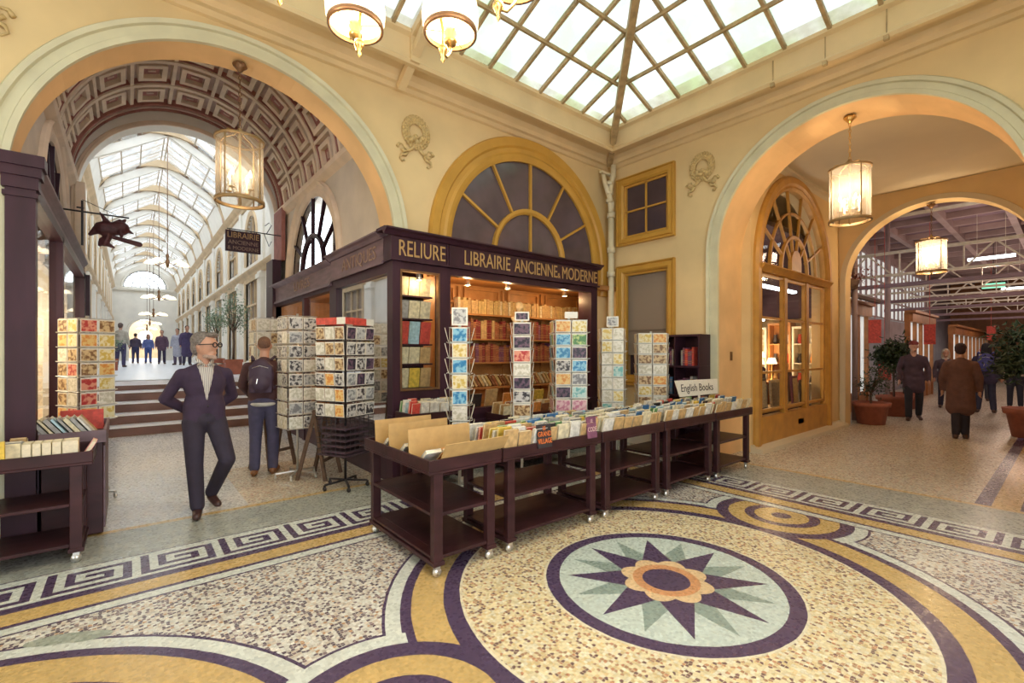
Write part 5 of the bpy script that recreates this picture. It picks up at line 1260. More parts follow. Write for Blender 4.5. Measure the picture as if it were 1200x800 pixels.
# ------------------------------------------------------------------ card racks
def picmat(name, a, c, scale=9):
    M[name] = pm(name, a, .45, 0, scale, col2=c, rand=True); m = M[name]
    r = [n for n in m.node_tree.nodes if n.type == 'VALTORGB'][0]; r.color_ramp.elements[0].color = (*a, 1); r.color_ramp.elements[0].position = .42; r.color_ramp.elements[1].position = .56
    n = [n for n in m.node_tree.nodes if n.type == 'TEX_NOISE'][0]; n.inputs['Detail'].default_value = 2
PIC = {'black and white': ((.04, .035, .04), (.55, .53, .50)), 'sepia': ((.20, .10, .04), (.62, .46, .25)), 'blue sea': ((.03, .20, .42), (.25, .52, .66)), 'green': ((.08, .22, .08), (.45, .55, .20)), 'red': ((.45, .04, .04), (.70, .30, .20)),
       'pale drawing': ((.55, .52, .40), (.78, .75, .66)), 'dark': ((.02, .02, .035), (.14, .08, .12)), 'orange': ((.65, .25, .05), (.75, .52, .20)), 'yellow': ((.62, .45, .10), (.78, .70, .45)), 'pink': ((.55, .20, .30), (.75, .52, .55)), 'grey': ((.20, .20, .21), (.50, .50, .48)), 'turquoise': ((.15, .42, .42), (.50, .66, .62))}
for k, (a, c) in PIC.items(): picmat('pic_'+k, a, c, 26)
_cm = {}
def card_mesh(w, h, pic, brd=.008):
    key = (w, h, pic)
    if key in _cm: return _cm[key]
    b = MB(); b.box(-w/2, w/2, 0, .003, 0, h); b.box(-w/2+brd, w/2-brd, -.0012, 0, brd, h-brd*1.6, 1)
    o = b.build('card', ['card_wh', 'pic_'+pic]); me = o.data; bpy.data.objects.remove(o); _cm[key] = me; return me
def basestar(b, n=5, r=.26, z=.07):
    for k in range(n):
        a = 2*PI*k/n+.3; b.beam((0, 0, z+.02), (r*math.cos(a), r*math.sin(a), z), .025, .02)
        b.tube([(r*math.cos(a)-.008, r*math.sin(a), .026), (r*math.cos(a)+.008, r*math.sin(a), .026)], .025, 10); b.box(r*math.cos(a)-.01, r*math.cos(a)+.01, r*math.sin(a)-.01, r*math.sin(a)+.01, .03, z)
def spinner(loc, rz, label, rname, side, z0, z1, rows, cols, pal, wiremat='chrome', tilt=.18, header=None, n=4, cardw=None, vis=(0, 1, 2, 3), cage=None, seed=1, hfrac=.86, fan=0.0, plaq=None):
    r = empty('card_rack', (loc[0], loc[1], 0), label, 'card rack', 'revolving card racks', rz)
    b = MB(); b.tube([(0, 0, .07), (0, 0, z1+.04)], .016, 10); b.build('pole', wiremat if wiremat == 'iron' else 'chrome', r)
    b = MB(); basestar(b); b.build('base', 'iron' if wiremat == 'iron' else 'chrome', r)
    ap = side/2 if n == 4 else side/2/math.tan(PI/n)
    R_ = random.Random(seed); pitch = (z1-z0)/rows; cw = cardw or round(side/cols*.93, 3)
    fb = MB()
    for f in range(n):
        a = 2*PI*f/n; c, s_ = math.cos(a), math.sin(a)
        P = lambda u, w, z: (c*u-s_*(-w), s_*u+c*(-w), z)   # u along face, w outward (-y local)
        P = lambda u, w, z: (c*u+s_*w, s_*u-c*w, z)
        for k in range(rows+1):
            z = z0+pitch*k
            fb.tube([P(-side/2, ap, z), P(side/2, ap, z)], .0035, 4)
            if k < rows: fb.tube([P(-side/2, ap+.03, z+.01), P(side/2, ap+.03, z+.01)], .003, 4); fb.tube([P(-side/2, ap+.03, z+.01), P(-side/2, ap, z)], .003, 4)
        for q in range(cols+1): fb.tube([P(-side/2+side*q/cols, ap, z0), P(-side/2+side*q/cols, ap, z1)], .003, 4)
        fb.tube([(0, 0, z0), P(side/2, ap, z0)], .004, 4); fb.tube([(0, 0, z1), P(side/2, ap, z1)], .004, 4)
        if cage:
            kz = cage
            while kz < z0: fb.tube([P(-side/2, ap, kz), P(side/2, ap, kz)], .003, 4); kz += .07
            for q in range(7): fb.tube([P(-side/2+side*q/6, ap, cage), P(-side/2+side*q/6, ap, z0)], .003, 4)
    fb.build('wire_frame', wiremat, r)
    if header:
        b = MB(); hc = header
        for f in range(n):
            a = 2*PI*f/n; c, s_ = math.cos(a), math.sin(a); P = lambda u, w, z: (c*u+s_*w, s_*u-c*w, z)
            b.slab([(-side/2, z1+.01), (side/2*.45, z1+.01), (side/2*.45, z1+.09), (-side/2, z1+.09)], [], lambda u, v, w: P(u, ap+w, v), 0, .01, 0)
            b.slab([(side/2*.45, z1+.01), (side/2, z1+.01), (side/2, z1+.09), (side/2*.45, z1+.09)], [], lambda u, v, w: P(u, ap+w, v), 0, .01, 1)
        b.build('header', [hc, 'card_wh'], r)
    if plaq:
        b = MB(); b.box(-.08, .08, -ap-.01, -ap, z1+.02, z1+.02+plaq[1]); b.box(-.065, .065, -ap-.013, -ap-.01, z1+.035, z1+.005+plaq[1], 1); b.build('top_card', ['card_wh', plaq[0]], r)
    if cage:
        b = MB(); b.box(-side*.49, side*.49, -side*.49, side*.49, cage, cage+.01); 
        for k in range(5): b.box(-side*.42, side*.42, -side*.42, side*.42, cage+.03+.07*k, cage+.05+.07*k)
        b.build('stock_cage', 'plum_dark', r)
    Rz = Matrix.Rotation(rz, 4, 'Z')
    for f in vis:
        a = 2*PI*f/n; c, s_ = math.cos(a), math.sin(a); wa = rz+a
        # only faces turned to the court
        nx, ny = math.sin(wa), -math.cos(wa)
        if nx*(-loc[0])+ny*(-loc[1]) < -.12*math.hypot(*loc): continue
        for k in range(rows):
            for q in range(cols):
                u = -side/2+side*(q+.5)/cols; z = z0+pitch*k+.012
                p = Rz @ Vector((c*u+s_*(ap+.014), s_*u-c*(ap+.014), 0)); pc = pal(rows-1-k, q, f, R_)
                if pc is None: continue
                h = round(pitch*hfrac, 3)
                me = card_mesh(cw, h, pc)
                o = bpy.data.objects.new('postcard', me); COL.objects.link(o)
                o.location = (loc[0]+p.x, loc[1]+p.y, z); o.rotation_euler = Euler((fan, 0, wa))
                sidew = {0: 'front', 1: 'right', 2: 'back', 3: 'left'}[f % 4] if n == 4 else ordn(f+1)
                tag(o, '%s card, %s row down, %s across, %s face of the %s' % (pc, ordn(rows-k), ordn(q+1), sidew, rname), 'postcard', 'cards on the '+rname)
    return r
def palf(*opts): return lambda row, q, f, R_: R_.choice(opts)
bwp = palf('black and white', 'grey', 'black and white', 'sepia', 'black and white', 'dark')
def palA(row, q, f, R_): return R_.choice(('black and white', 'black and white', 'grey', 'black and white', 'dark')) if f == 0 else R_.choice(('pale drawing', 'sepia', 'orange', 'black and white', 'pale drawing', 'grey'))
camdir = lambda x, y: math.atan2(-y, -x)   # direction to the viewer
def face(x, y, off=0): return camdir(x, y)+PI/2+off   # rz so that face 0 (local -y) looks at the viewer
spinner((2.05, 5.70), face(2.05, 5.70, PI/4), 'tall dark card rack with red and white header left of the shop corner', 'dark rack', .46, .88, 1.97, 6, 3, palA, 'iron', header='bk_red', fan=.08, cage=.42, seed=2, hfrac=.84, vis=(0, 3), n=4)
def palB(row, q, f, R_):
    if f == 0: return 'blue sea' if row % 2 == 0 else R_.choice(('pale drawing', 'turquoise', 'yellow'))
    return R_.choice(('pale drawing', 'grey', 'pale drawing'))
spinner((2.62, 4.02), face(2.62, 4.02), 'slim card rack with blue sea views at the left end of the shop window', 'blue view rack', .20, .80, 1.90, 7, 1, palB, fan=.26, plaq=('pic_grey', .18), seed=3, hfrac=.95, vis=(0, 1, 3), cardw=.15)
spinner((3.43, 3.98), face(3.43, 3.98), 'slim card rack with dark night views before the shop window', 'night view rack', .20, .78, 1.98, 8, 1, lambda row, q, f, R_: (['dark', 'dark', 'red', 'pale drawing', 'dark', 'black and white', 'sepia', 'red'][row] if f == 0 else 'grey'), fan=.12, plaq=('pic_dark', .10), seed=4, hfrac=.92, vis=(0, 1, 3), cardw=.19)
def palD(row, q, f, R_): return [['orange', 'yellow'], ['blue sea', 'green'], ['blue sea', 'dark'], ['black and white', 'blue sea'], ['orange', 'grey'], ['dark', 'turquoise'], ['pink', 'pink'], ['red', 'green']][row % 8][q % 2]
spinner((4.34, 4.12), face(4.34, 4.12, .15), 'wide colourful card rack at the right end of the shop window', 'colourful rack', .40, .75, 2.05, 8, 2, palD, fan=.08, plaq=('card_wh', .08), seed=5, hfrac=.9, vis=(0, 1, 3))
spinner((5.20, 4.12), face(5.20, 4.12, .1), 'cream drawing card rack in front of the drainpipe', 'cream drawing rack', .30, .80, 1.98, 7, 2, palf('pale drawing', 'pale drawing', 'yellow', 'pale drawing', 'turquoise'), fan=.08, plaq=('pic_grey', .14), seed=6, hfrac=.9, vis=(0, 1, 3))
spinner((5.74, 4.45), face(5.74, 4.45, .2), 'narrow rack of black and white cards below the blinded window', 'narrow monochrome rack', .22, .80, 1.95, 8, 1, bwp, fan=.08, seed=7, hfrac=.9, vis=(0, 1, 3), cardw=.17)
spinner((6.12, 4.10), face(6.12, 4.10, .1), 'wide cream rack of sepia views beside the wall bookshelf', 'wide sepia rack', .42, .85, 1.93, 7, 2, palf('pale drawing', 'sepia', 'pale drawing', 'yellow', 'pale drawing', 'orange'), fan=.08, seed=8, hfrac=.92, vis=(0, 1, 3))
spinner((1.72, 6.55), face(1.72, 6.55, .35), 'cream wire rack of black and white views behind the dark rack', 'cream wire rack', .36, .66, 2.12, 8, 2, palf('black and white', 'pale drawing', 'grey', 'pale drawing', 'black and white'), seed=9, vis=(0, 1, 3), hfrac=.84)
spinner((1.78, 8.20), face(1.78, 8.20, .2), 'cream card rack furthest back along the shop side', 'furthest rack', .55, .75, 2.18, 7, 3, palf('pale drawing', 'sepia', 'yellow', 'pale drawing', 'grey'), seed=10, vis=(0, 1, 3))
spinner((-.36, 7.05), face(-.36, 7.05, .5), 'tall sepia card rack by the left shop window', 'left shop rack', .34, .90, 2.02, 7, 2, palf('sepia', 'sepia', 'yellow', 'orange', 'pale drawing', 'red', 'sepia'), seed=12, vis=(0, 1, 3), hfrac=.88)
# wooden folding easel legs beside the dark rack
def stool(loc, label, rz):
    r = empty('folding_stand', loc, label, 'folding stand', 'wooden folding stands', rz)
    b = MB()
    for s_ in (-1, 1): b.beam((s_*.22, -.16, 0), (s_*.17, .02, .9), .03, .045)
    b.build('front_legs', 'bark', r); b = MB()
    for s_ in (-1, 1): b.beam((s_*.22, .22, 0), (s_*.17, .0, .9), .03, .045)
    b.build('rear_legs', 'bark', r)
    for z, y in ((.25, -.11), (.6, -.04)): b = MB(); b.beam((-.2, y, z), (.2, y, z), .02, .04); b.build('rung', 'bark', r)
    return r
stool((1.98, 6.38, 0), 'brown wooden folding stand just behind the dark card rack', .8)
stool((1.62, 7.35, 0), 'brown wooden folding stand beside the furthest racks', .5)

# ------------------------------------------------------------------ people
def blob(name, items, mat, parent, voxel=.014, smooth=3):
    b = MB()
    for it in items:
        if it[0] == 'c': b.cap(it[1], it[2], it[3], it[4], 14)
        elif it[0] == 'e': b.ell(it[1], it[2], 16, R=(Euler(it[3]).to_matrix() if len(it) > 3 else None))
        elif it[0] == 'b': b.cbox(it[1], it[2], R=Euler(it[3] if len(it) > 3 else (0, 0, 0)).to_matrix().to_4x4())
    o = b.build(name, mat, parent)
    md = o.modifiers.new('remesh', 'REMESH'); md.mode = 'VOXEL'; md.voxel_size = voxel; md.use_smooth_shade = True
    if smooth: md = o.modifiers.new('smooth', 'SMOOTH'); md.iterations = smooth; md.factor = .6
    return o
CL = {}
def cloth(c, rough=.85, var=.15, scale=14, stretch=None):
    k = (c, rough)
    if k not in CL: CL[k] = pm('fabric_%d' % len(CL), c, rough, var, scale, .25, stretch=stretch)
    return CL[k]
def person(loc, heading, label, H=1.75, elbows=None, wrists=None, knees=None, ankles=None, headyaw=0, skin=None, hair='short', haircol=(.06, .04, .03), top=(.05, .04, .06), toplen=.86, trousers=(.03, .03, .045), shoes=(.07, .03, .02), bulk=1.0, hem=None, hemcol=None, voxel=.02, shoulders=.185, hs=1.0, fingers=True, flare=0, headtilt=0, collar=None, lean=0.0):
    r = empty('person', loc, label, 'person', None, heading)
    s = H/1.75; r.scale = (s, s, s)
    V = lambda p: (p[0], p[1], p[2])
    el = elbows or [(-.25, .02, 1.13), (.25, .02, 1.13)]; wr = wrists or [(-.25, -.06, .88), (.25, -.06, .88)]
    kn = knees or [(-.10, -.03, .50), (.10, -.01, .50)]; an = ankles or [(-.11, .02, .09), (.11, .04, .09)]
    sh = [(-shoulders, .01, 1.365), (shoulders, .01, 1.365)]; hp = [(-.09, 0, .90), (.09, 0, .90)]
    Hc = Vector((0, -.035-lean, 1.625)); Rh = Euler((headtilt, 0, headyaw)).to_matrix()
    def h(x, y, z): return tuple(Hc+Rh @ (Vector((x, y, z))*hs))
    it = [('e', h(0, 0, .02), (.075*hs, .092*hs, .105*hs), (headtilt, 0, headyaw)), ('c', h(0, -.035, -.06), .05, h(0, .0, -.02), .062), ('c', (0, .0, 1.44), .056, h(0, .015, -.06), .054),
          ('e', h(0, -.095, .0), (.014, .024, .022), (headtilt, 0, headyaw)), ('c', h(0, -.09, .035), .010, h(0, -.102, .0), .012), ('c', h(-.018, -.083, -.048), .010, h(.018, -.083, -.048), .010), ('e', h(0, -.075, -.085), (.028, .024, .022)),
          ('c', h(-.035, -.08, .04), .012, h(.035, -.08, .04), .012), ('e', h(-.076, .01, .005), (.012, .020, .032)), ('e', h(.076, .01, .005), (.012, .020, .032)),
          ('c', (0, 0, 1.38), .10, (0, 0, 1.0), .10), ('c', sh[0], .045, sh[1], .045), ('c', (0, .01, 1.0), .08, (0, .01, .93), .08)]
    for i in (0, 1):
        sg = -1 if i == 0 else 1
        it += [('c', sh[i], .045, el[i], .036), ('c', el[i], .034, wr[i], .025), ('c', hp[i], .075, kn[i], .05), ('c', kn[i], .048, an[i], .034)]
        w = Vector(wr[i]); d = (w-Vector(el[i])).normalized(); q = Vector((0, -1, 0)) if abs(d.y) < .8 else Vector((0, 0, 1)); q = (q-d*q.dot(d)).normalized()
        p = w+d*.075; it.append(('c', tuple(w), .026, tuple(p), .028)); it.append(('c', tuple(w+q*.02), .022, tuple(p+q*.022), .018)); it.append(('c', tuple(w-q*.02), .022, tuple(p-q*.022), .018))
        if fingers:
            nrm = d.cross(q)*(1 if i == 0 else -1)
            for k, (off, L) in enumerate(((.033, .068), (.011, .076), (-.011, .072), (-.033, .058))):
                a0 = p+q*off; a1 = a0+d*(L*.5)+nrm*.008; a2 = a1+d*(L*.38)+nrm*.022
                it += [('c', tuple(a0), .0105, tuple(a1), .0095), ('c', tuple(a1), .0095, tuple(a2), .008)]
            t0 = w+q*.022+d*.02; t1 = t0+q*.030+d*.030; t2 = t1+d*.034+nrm*.01
            it += [('c', tuple(t0), .014, tuple(t1), .012), ('c', tuple(t1), .011, tuple(t2), .009)]
    body = blob('body', it, skin or 'skin', r, min(voxel, .009) if voxel < .016 else voxel*.75, 2)
    # trousers
    it = [('e', (0, .01, .93), (.155, .105, .12)) if toplen < .78 else ('e', (0, .01, .93), (.165, .125, .12)), ]
    for i in (0, 1): it += [('c', hp[i], .100 if toplen > .78 else .085, kn[i], .075), ('c', kn[i], .074, (an[i][0], an[i][1], an[i][2]+.01), .062)]
    blob('trousers', it, cloth(trousers), r, voxel)
    # top
    B = bulk
    it = [('e', (0, 0, 1.28), (.185*B, .125*B, .20)), ('e', (0, .01, 1.08), (.170*B, .125*B, .20)), ('c', (-shoulders+.02, .005, 1.365), .055*B, (shoulders-.02, .005, 1.365), .055*B), ('c', (-.04, .01, 1.435), .045, (-shoulders+.02, .01, 1.375), .045), ('c', (.04, .01, 1.435), .045, (shoulders-.02, .01, 1.375), .045), ('c', (0, .01, 1.40), .075, (0, .01, 1.45), .062)]
    zl = toplen
    it += [('c', (-.07, .005, 1.05), .11*B, (-.075-flare, .005, zl+.10), .105*B+flare*.3), ('c', (.07, .005, 1.05), .11*B, (.075+flare, .005, zl+.10), .105*B+flare*.3)]
    if zl < .8: it += [('c', (-.06, .0, .9), .13*B, (-.075, .0, zl+.08), .12*B), ('c', (.06, .0, .9), .13*B, (.075, .0, zl+.08), .12*B), ('e', (0, 0, zl+.12), (.20*B, .14*B, .10))]
    for i in (0, 1): it += [('c', sh[i], .060*B, el[i], .052*B), ('c', el[i], .055*B, tuple(Vector(wr[i])-(Vector(wr[i])-Vector(el[i])).normalized()*.01), .042*B)]
    tp = blob('jacket', it, cloth(top), r, voxel)
    if collar: blob('collar', [('c', (-.05, -.03, 1.47), .035, (.05, -.03, 1.47), .035), ('c', (-.055, .03, 1.47), .035, (.055, .03, 1.47), .035)], cloth(collar), r, voxel)
    if hem: blob('shirt_hem', [('e', (0, .012, hem), (.178, .135, .05))], cloth(hemcol or (.6, .6, .55)), r, voxel)
    for i in (0, 1):
        a = Vector(an[i]); toe = Vector(((-.03 if i == 0 else .03), -.15, -.045)); 
        if a.z > .10: toe = Vector((toe.x, -.13, -.09))
        blob('shoe', [('c', tuple(a+Vector((0, .035, -.045))), .042, tuple(a+Vector((0, 0, -.035))), .044), ('c', tuple(a+Vector((0, 0, -.045))), .043, tuple(a+toe+Vector((0, 0, -.005))), .036), ('b', tuple(a+toe*.45+Vector((0, .01, -.075+toe.z*.3))), (.075, .24, .02))], cloth(shoes, .4), r, voxel*.8, 1)
    if hair == 'short': it = [('e', h(0, .025, .05), (.086, .098, .092), (headtilt, 0, headyaw)), ('e', h(0, .055, -.01), (.075, .06, .07), (headtilt, 0, headyaw))]
    elif hair == 'cap': it = [('e', h(0, .01, .075), (.088, .10, .07), (headtilt, 0, headyaw)), ('c', h(-.04, -.09, .055), .014, h(.04, -.09, .055), .014)]
    elif hair == 'long': it = [('e', h(0, .025, .04), (.092, .105, .10)), ('c', h(0, .06, 0), .08, h(0, .05, -.13), .075), ('c', h(-.05, .03, 0), .05, h(-.06, .02, -.12), .045), ('c', h(.05, .03, 0), .05, h(.06, .02, -.12), .045)]
    elif hair == 'shaved': it = [('e', h(0, .03, .045), (.079, .085, .088), (headtilt, 0, headyaw))]
    elif hair == 'hood': it = [('e', h(0, .03, .03), (.105, .11, .125)), ('c', h(0, .05, -.08), .09, h(0, .06, -.14), .10)]
    if hair: blob('hair' if hair not in ('cap', 'hood') else ('cap' if hair == 'cap' else 'hood'), it, cloth(haircol, .8, .35, 60), r, voxel*.8, 1)
    return r, body, tp, h
# man with glasses, hands behind his back
r, body, tp, h = person((.60, 5.70, 0), .06, 'man in glasses and dark cardigan strolling left of the trolleys, hands behind his back', 1.83, elbows=[(-.30, .12, 1.13), (.27, .15, 1.13)], wrists=[(-.07, .235, .97), (.05, .24, .94)],
    knees=[(-.09, -.05, .50), (.17, -.12, .52)], ankles=[(-.07, -.07, .09), (.11, .28, .115)], headyaw=.80, haircol=(.20, .17, .15), top=(.040, .022, .050), toplen=.80, trousers=(.028, .020, .038), shoes=(.055, .022, .02), voxel=.011, bulk=1.0, hair=None, hs=1.13)
blob('hair', [('e', h(0, .030, .060), (.095, .102, .092), (0, 0, .8)), ('e', h(0, .06, .0), (.084, .06, .085), (0, 0, .8)), ('e', h(.01, -.055, .108), (.068, .048, .030), (0, 0, .8)), ('c', h(-.074, .0, .04), .012, h(-.074, .005, .0), .008), ('c', h(.074, .0, .04), .012, h(.074, .005, .0), .008)], cloth((.17, .145, .13), .8, .45, 60), r, .008, 1)
blob('stubble', [('c', h(-.055, -.03, -.075), .018, h(0, -.085, -.088), .022), ('c', h(.055, -.03, -.075), .018, h(0, -.085, -.088), .022)], cloth((.36, .25, .20), .8, .3, 70), r, .008, 1)
b = MB()
for sx in (-.034, .034): b.tube([h(sx+.026*math.cos(t), -.108, .022+.019*math.sin(t)) for t in [2*PI*k/16 for k in range(16)]], .0055, 6, closed=True)
b.tube([h(-.010, -.108, .026), h(.010, -.108, .026)], .003, 5)
for sx in (-1, 1): b.tube([h(sx*.060, -.106, .028), h(sx*.082, -.06, .026), h(sx*.084, .01, .022)], .005, 5)
b.build('glasses', 'iron', r)
# striped shirt front: grid pressed onto the cardigan
def stripe():
    m, nt, b_ = newmat('striped_shirt'); tc = nt.nodes.new('ShaderNodeTexCoord'); w = nt.nodes.new('ShaderNodeTexWave'); w.inputs['Scale'].default_value = 26; w.bands_direction = 'X'
    nt.links.new(tc.outputs['Object'], w.inputs['Vector']); rr = nt.nodes.new('ShaderNodeValToRGB'); rr.color_ramp.elements[0].color = (.14, .12, .15, 1); rr.color_ramp.elements[1].color = (.66, .62, .56, 1); rr.color_ramp.elements[0].position = .25; rr.color_ramp.elements[1].position = .45
    nt.links.new(w.outputs['Fac'], rr.inputs[0]); nt.links.new(rr.outputs[0], b_.inputs['Base Color']); b_.inputs['Roughness'].default_value = .8; return m
M['stripe'] = stripe()
def patch(name, zt, zb, wt, wb, mat, off, target, parent, x0=0, yy=-.5):
    b = MB(); n = 14; vs = []; fs = []
    for i in range(n+1):
        t = i/n; z = zt+(zb-zt)*t; w = wt+(wb-wt)*t
        for j in range(9): vs.append((x0+w*(j/8-.5), yy, z))
    for i in range(n):
        for j in range(8): fs.append((i*9+j, i*9+j+1, (i+1)*9+j+1, (i+1)*9+j))
    b.add(vs, fs, 0, True); o = b.build(name, mat, parent)
    md = o.modifiers.new('wrap', 'SHRINKWRAP'); md.target = target; md.wrap_method = 'PROJECT'; md.use_project_x = False; md.use_project_y = True; md.use_project_z = False; md.use_negative_direction = True; md.use_positive_direction = True; md.offset = off
    sd = o.modifiers.new('thick', 'SOLIDIFY'); sd.thickness = .004
    return o
patch('shirt_front', 1.475, 1.12, .15, .008, 'stripe', .006, tp, r)
b = MB()
for sx in (-1, 1): b.tube([(sx*.035, .04, 1.515), (sx*.062, -.01, 1.51), (sx*.050, -.06, 1.485), (sx*.012, -.085, 1.445)], [.014, .016, .018, .008], 8)
b.build('shirt_collar', 'stripe', r)
b = MB()
for z in (1.06, .98, .90): b.ell((.005, -.142, z), (.009, .006, .009), 8)
b.build('buttons', 'iron', r)
# man with backpack, seen from behind
hd = math.atan2(.93, .35)+PI/2
r, body, tp, h = person((1.42, 7.02, 0), hd, 'man in a brown jacket and jeans seen from behind, wearing a dark backpack', 1.86, knees=[(-.10, -.02, .50), (.10, -.02, .5)], ankles=[(-.10, .0, .09), (.10, .06, .09)], elbows=[(-.27, -.02, 1.14), (.26, -.06, 1.14)], wrists=[(-.24, -.16, .93), (.2, -.22, 1.0)],
    haircol=(.16, .08, .05), hair='shaved', top=(.075, .032, .035), toplen=.90, hem=.90, hemcol=(.55, .54, .50), trousers=(.065, .06, .115), shoes=(.22, .09, .03), voxel=.013, bulk=1.08)
def backpack(loc, rz, label, col, s=1):
    q = empty('backpack', loc, label, 'backpack', None, rz); q.scale = (s, s, s)
    blob('bag', [('e', (0, .06, .0), (.15, .09, .22)), ('b', (0, .05, -.04), (.26, .13, .34)), ('e', (0, .12, -.08), (.11, .06, .11))], cloth(col, .6), q, .014, 4)
    b = MB()
    for sx in (-1, 1): b.tube([(sx*.10, -.03, .20), (sx*.13, -.10, .24), (sx*.145, -.20, .21), (sx*.15, -.25, .08), (sx*.155, -.20, -.08), (sx*.13, -.03, -.16)], .018, 6)
    b.build('straps', cloth(col, .6), q); b = MB(); b.tube([(-.09, .13, .10), (0, .165, .13), (.09, .13, .10)], .004, 5); b.tube([(.02, .19, -.03), (.03, .195, -.09)], .005, 5); b.build('zip', 'chrome', q); return q
fwd = Vector((.35, .93)).normalized()
backpack((1.42-fwd.x*.16, 7.02-fwd.y*.16, 1.34), hd, 'dark backpack carried by the man in the brown jacket', (.055, .03, .055), 1.05)
# passage and hall people
def P(x, y, toward, label, **k):
    a = math.atan2(toward[1], toward[0])+PI/2; return person((x, y, 0), a, label, voxel=k.pop('voxel', .018), **k)
P(14.75, 2.50, (-1, -.25), 'man in dark coat and red cap walking toward the viewer in the hall', H=1.92, hair='cap', haircol=(.20, .03, .03), top=(.065, .035, .05), toplen=.62, bulk=1.0, trousers=(.02, .015, .02), knees=[(-.09, -.10, .50), (.10, .02, .50)], ankles=[(-.09, -.12, .09), (.10, .18, .12)])
P(12.36, 1.40, (1, .1), 'person in long brown coat seen from behind in the second arch', H=1.82, hair='short', haircol=(.035, .015, .02), top=(.12, .055, .045), toplen=.46, bulk=1.06, flare=.02, trousers=(.02, .015, .025), knees=[(-.06, -.02, .50), (.06, .02, .50)], ankles=[(-.06, 0, .09), (.06, .1, .09)])
P(18.2, 1.55, (1, .05), 'person with blue backpack and dark hair walking away in the hall', H=1.90, hair='long', haircol=(.02, .015, .02), top=(.04, .03, .07), toplen=.75, bulk=1.15, trousers=(.03, .03, .06), knees=[(-.10, -.02, .50), (.12, .02, .50)], ankles=[(-.13, 0, .09), (.15, .1, .09)])
backpack((18.02, 1.54, 1.38), math.atan2(.05, 1)+PI/2, 'blue backpack on the dark haired person in the hall', (.05, .05, .22), 1.15)
P(18.8, 2.45, (-1, -.2), 'person with white scarf and dark clothes half hidden behind the brown coat', H=1.75, hair='long', haircol=(.5, .42, .33), top=(.09, .06, .08), collar=(.6, .58, .52), toplen=.7, trousers=(.03, .025, .05))
P(20.2, 1.12, (-1, 0), 'person in a pale top and dark trousers at the right picture edge', H=1.75, hair='short', top=(.55, .48, .38), trousers=(.03, .03, .05))
P(22.5, 2.0, (1, 0), 'person with pale hair and red hat far back in the hall', H=1.78, hair='cap', haircol=(.5, .05, .05), top=(.3, .2, .16))
# upstairs people
def PU(x, y, toward, label, **k):
    a = math.atan2(toward[1], toward[0])+PI/2; r_ = person((x, y, FZ), a, label, voxel=.024, fingers=False, **k)[0]; return r_
PU(-.28, 25.5, (.3, 1), 'person in pale jacket and dark trousers at the left of the upper gallery', H=1.85, top=(.42, .38, .32), trousers=(.06, .05, .12), haircol=(.12, .08, .07))
PU(.28, 34, (0, 1), 'person in dark clothes, second from the left in the gallery', H=1.7, top=(.08, .06, .1), trousers=(.05, .05, .12))
PU(.84, 33.5, (0, -1), 'person in blue clothes in the middle of the gallery crowd', H=1.65, top=(.12, .16, .4), trousers=(.05, .08, .25), hair='long')
PU(1.35, 31, (0, -1), 'person in plum coat right of the middle in the gallery', H=1.8, top=(.11, .06, .1), toplen=.7, trousers=(.04, .03, .07))
PU(1.85, 28.2, (-.5, -1), 'person in long pale coat at the right of the gallery', H=1.8, top=(.42, .42, .5), toplen=.4, trousers=(.1, .07, .12))
PU(2.15, 27.2, (.1, -1), 'person in long dark coat, nearest on the right of the gallery', H=1.9, top=(.07, .05, .12), toplen=.4, trousers=(.05, .04, .08), bulk=1.1)

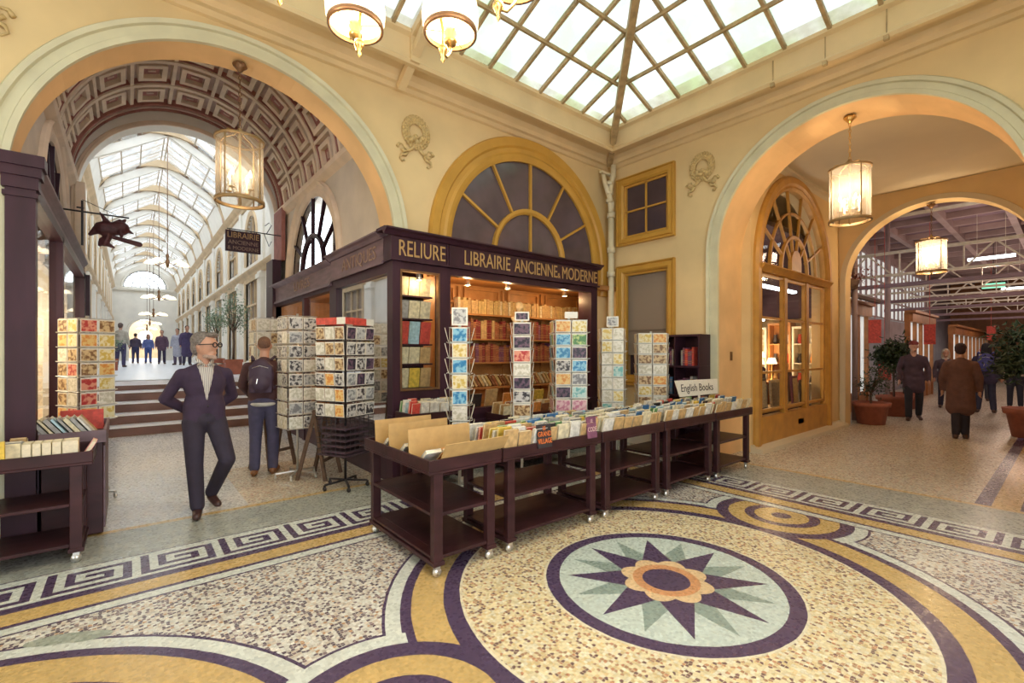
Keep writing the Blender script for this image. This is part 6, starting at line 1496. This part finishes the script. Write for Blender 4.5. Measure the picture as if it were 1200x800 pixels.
# ------------------------------------------------------------------ plants
def plant(loc, label, pot_r, pot_h, trunk_h, crown_r, n, leafmat='leaf', potmat='terracotta', leafL=.09, square=False, seed=1, crown_h=None):
    r = empty('potted_plant', loc, label, 'potted plant')
    b = MB()
    if square: b.box(-pot_r, pot_r, -pot_r, pot_r, 0, pot_h); b.box(-pot_r-.02, pot_r+.02, -pot_r-.02, pot_r+.02, pot_h-.08, pot_h)
    else: b.lathe([(0, 0), (pot_r*.72, 0), (pot_r*.90, pot_h*.80), (pot_r*1.0, pot_h*.80), (pot_r*1.05, pot_h), (pot_r*.95, pot_h), (pot_r*.9, pot_h*.9), (0, pot_h*.9)], n=28)
    b.build('pot', potmat, r)
    R_ = random.Random(seed); ch_ = crown_h or crown_r
    b = MB(); c = Vector((0, 0, pot_h+trunk_h+ch_*.6))
    b.tube([(0, 0, pot_h*.85), (.02, .01, pot_h+trunk_h*.5), (0, 0, pot_h+trunk_h)], [.028, .022, .02], 7)
    tips = []
    for k in range(10):
        a = R_.uniform(0, 2*PI); t = c+Vector((crown_r*.7*math.cos(a), crown_r*.7*math.sin(a), R_.uniform(-.6, .8)*ch_))
        m_ = Vector((0, 0, pot_h+trunk_h*.8))*.5+t*.5; b.tube([(0, 0, pot_h+trunk_h*.8), tuple(m_), tuple(t)], [.014, .01, .004], 5); tips.append(t)
    b.build('trunk', 'bark', r)
    b = MB()
    for k in range(n):
        t = R_.choice(tips); p = t+Vector((R_.gauss(0, .35)*crown_r, R_.gauss(0, .35)*crown_r, R_.gauss(0, .3)*ch_))
        d = Vector((R_.gauss(0, 1), R_.gauss(0, 1), R_.gauss(-.3, .7))).normalized(); s_ = d.cross(Vector((0, 0, 1))).normalized(); L = leafL*R_.uniform(.6, 1.2); u_ = d.cross(s_)*.15*L
        b.add([tuple(p), tuple(p+d*L*.5+s_*L*.22+u_), tuple(p+d*L), tuple(p+d*L*.5-s_*L*.22+u_)], [(0, 1, 2, 3)])
    b.build('foliage', leafmat, r)
    return r
plant((13.25, 3.0, 0), 'plant in a terracotta bowl at the foot of the second arch', .36, .50, .25, .30, 500, 'leaf', seed=2, crown_h=.35)
plant((15.4, 3.0, 0), 'dark bushy tree in a terracotta pot behind the first pot', .38, .52, .80, .32, 1400, 'leaf', seed=3, crown_h=.40, leafL=.16)
plant((13.5, .50, 0), 'dark leafy tree in a big terracotta pot at the right picture edge', .42, .56, .80, .45, 1800, 'leaf', seed=4, crown_h=.45, leafL=.16)
plant((2.28, 15.2, FZ), 'slender pale tree in a reddish planter at the top right of the steps', .20, .42, .95, .30, 700, 'leaf_l', seed=5, crown_h=.5, square=True)
plant((2.3, 18.6, FZ), 'slender pale tree further back along the right gallery wall', .20, .42, .9, .28, 700, 'leaf_l', seed=6, crown_h=.45, square=True)
plant((-.5, 21, FZ), 'small pale shrub along the left gallery wall', .2, .4, .4, .3, 400, 'leaf_l', seed=7, square=True)
plant((17.6, 3.2, 0), 'terracotta pot with a small dark shrub further into the hall', .34, .46, .3, .3, 400, 'leaf', seed=8)
b = MB(); b.lathe([(0, 0), (.25, .05), (.3, .25), (.15, .3)], n=16)
R_ = random.Random(9)
for k in range(500):
    p = Vector((R_.gauss(0, .25), R_.gauss(0, .25), .35+R_.gauss(0, .14))); d = Vector((R_.gauss(0, 1), R_.gauss(0, 1), R_.gauss(0, 1))).normalized()*.07; s_ = d.cross(Vector((0, .3, 1))).normalized()*.02
    b.add([tuple(p-s_), tuple(p+s_), tuple(p+d)], [(0, 1, 2)], 1)
b.box(-.5, 3.0, -.06, .06, -.08, 0)
M['red_leaf'] = pm('red_brown_leaf', (.22, .05, .03), .6, .4, 10)
o = b.build('hanging_planter', ['bark', 'red_leaf']); o.location = (13.4, 3.55, 3.12); tag(o, 'reddish leafy planter above the first shopfront in the hall', 'planter')
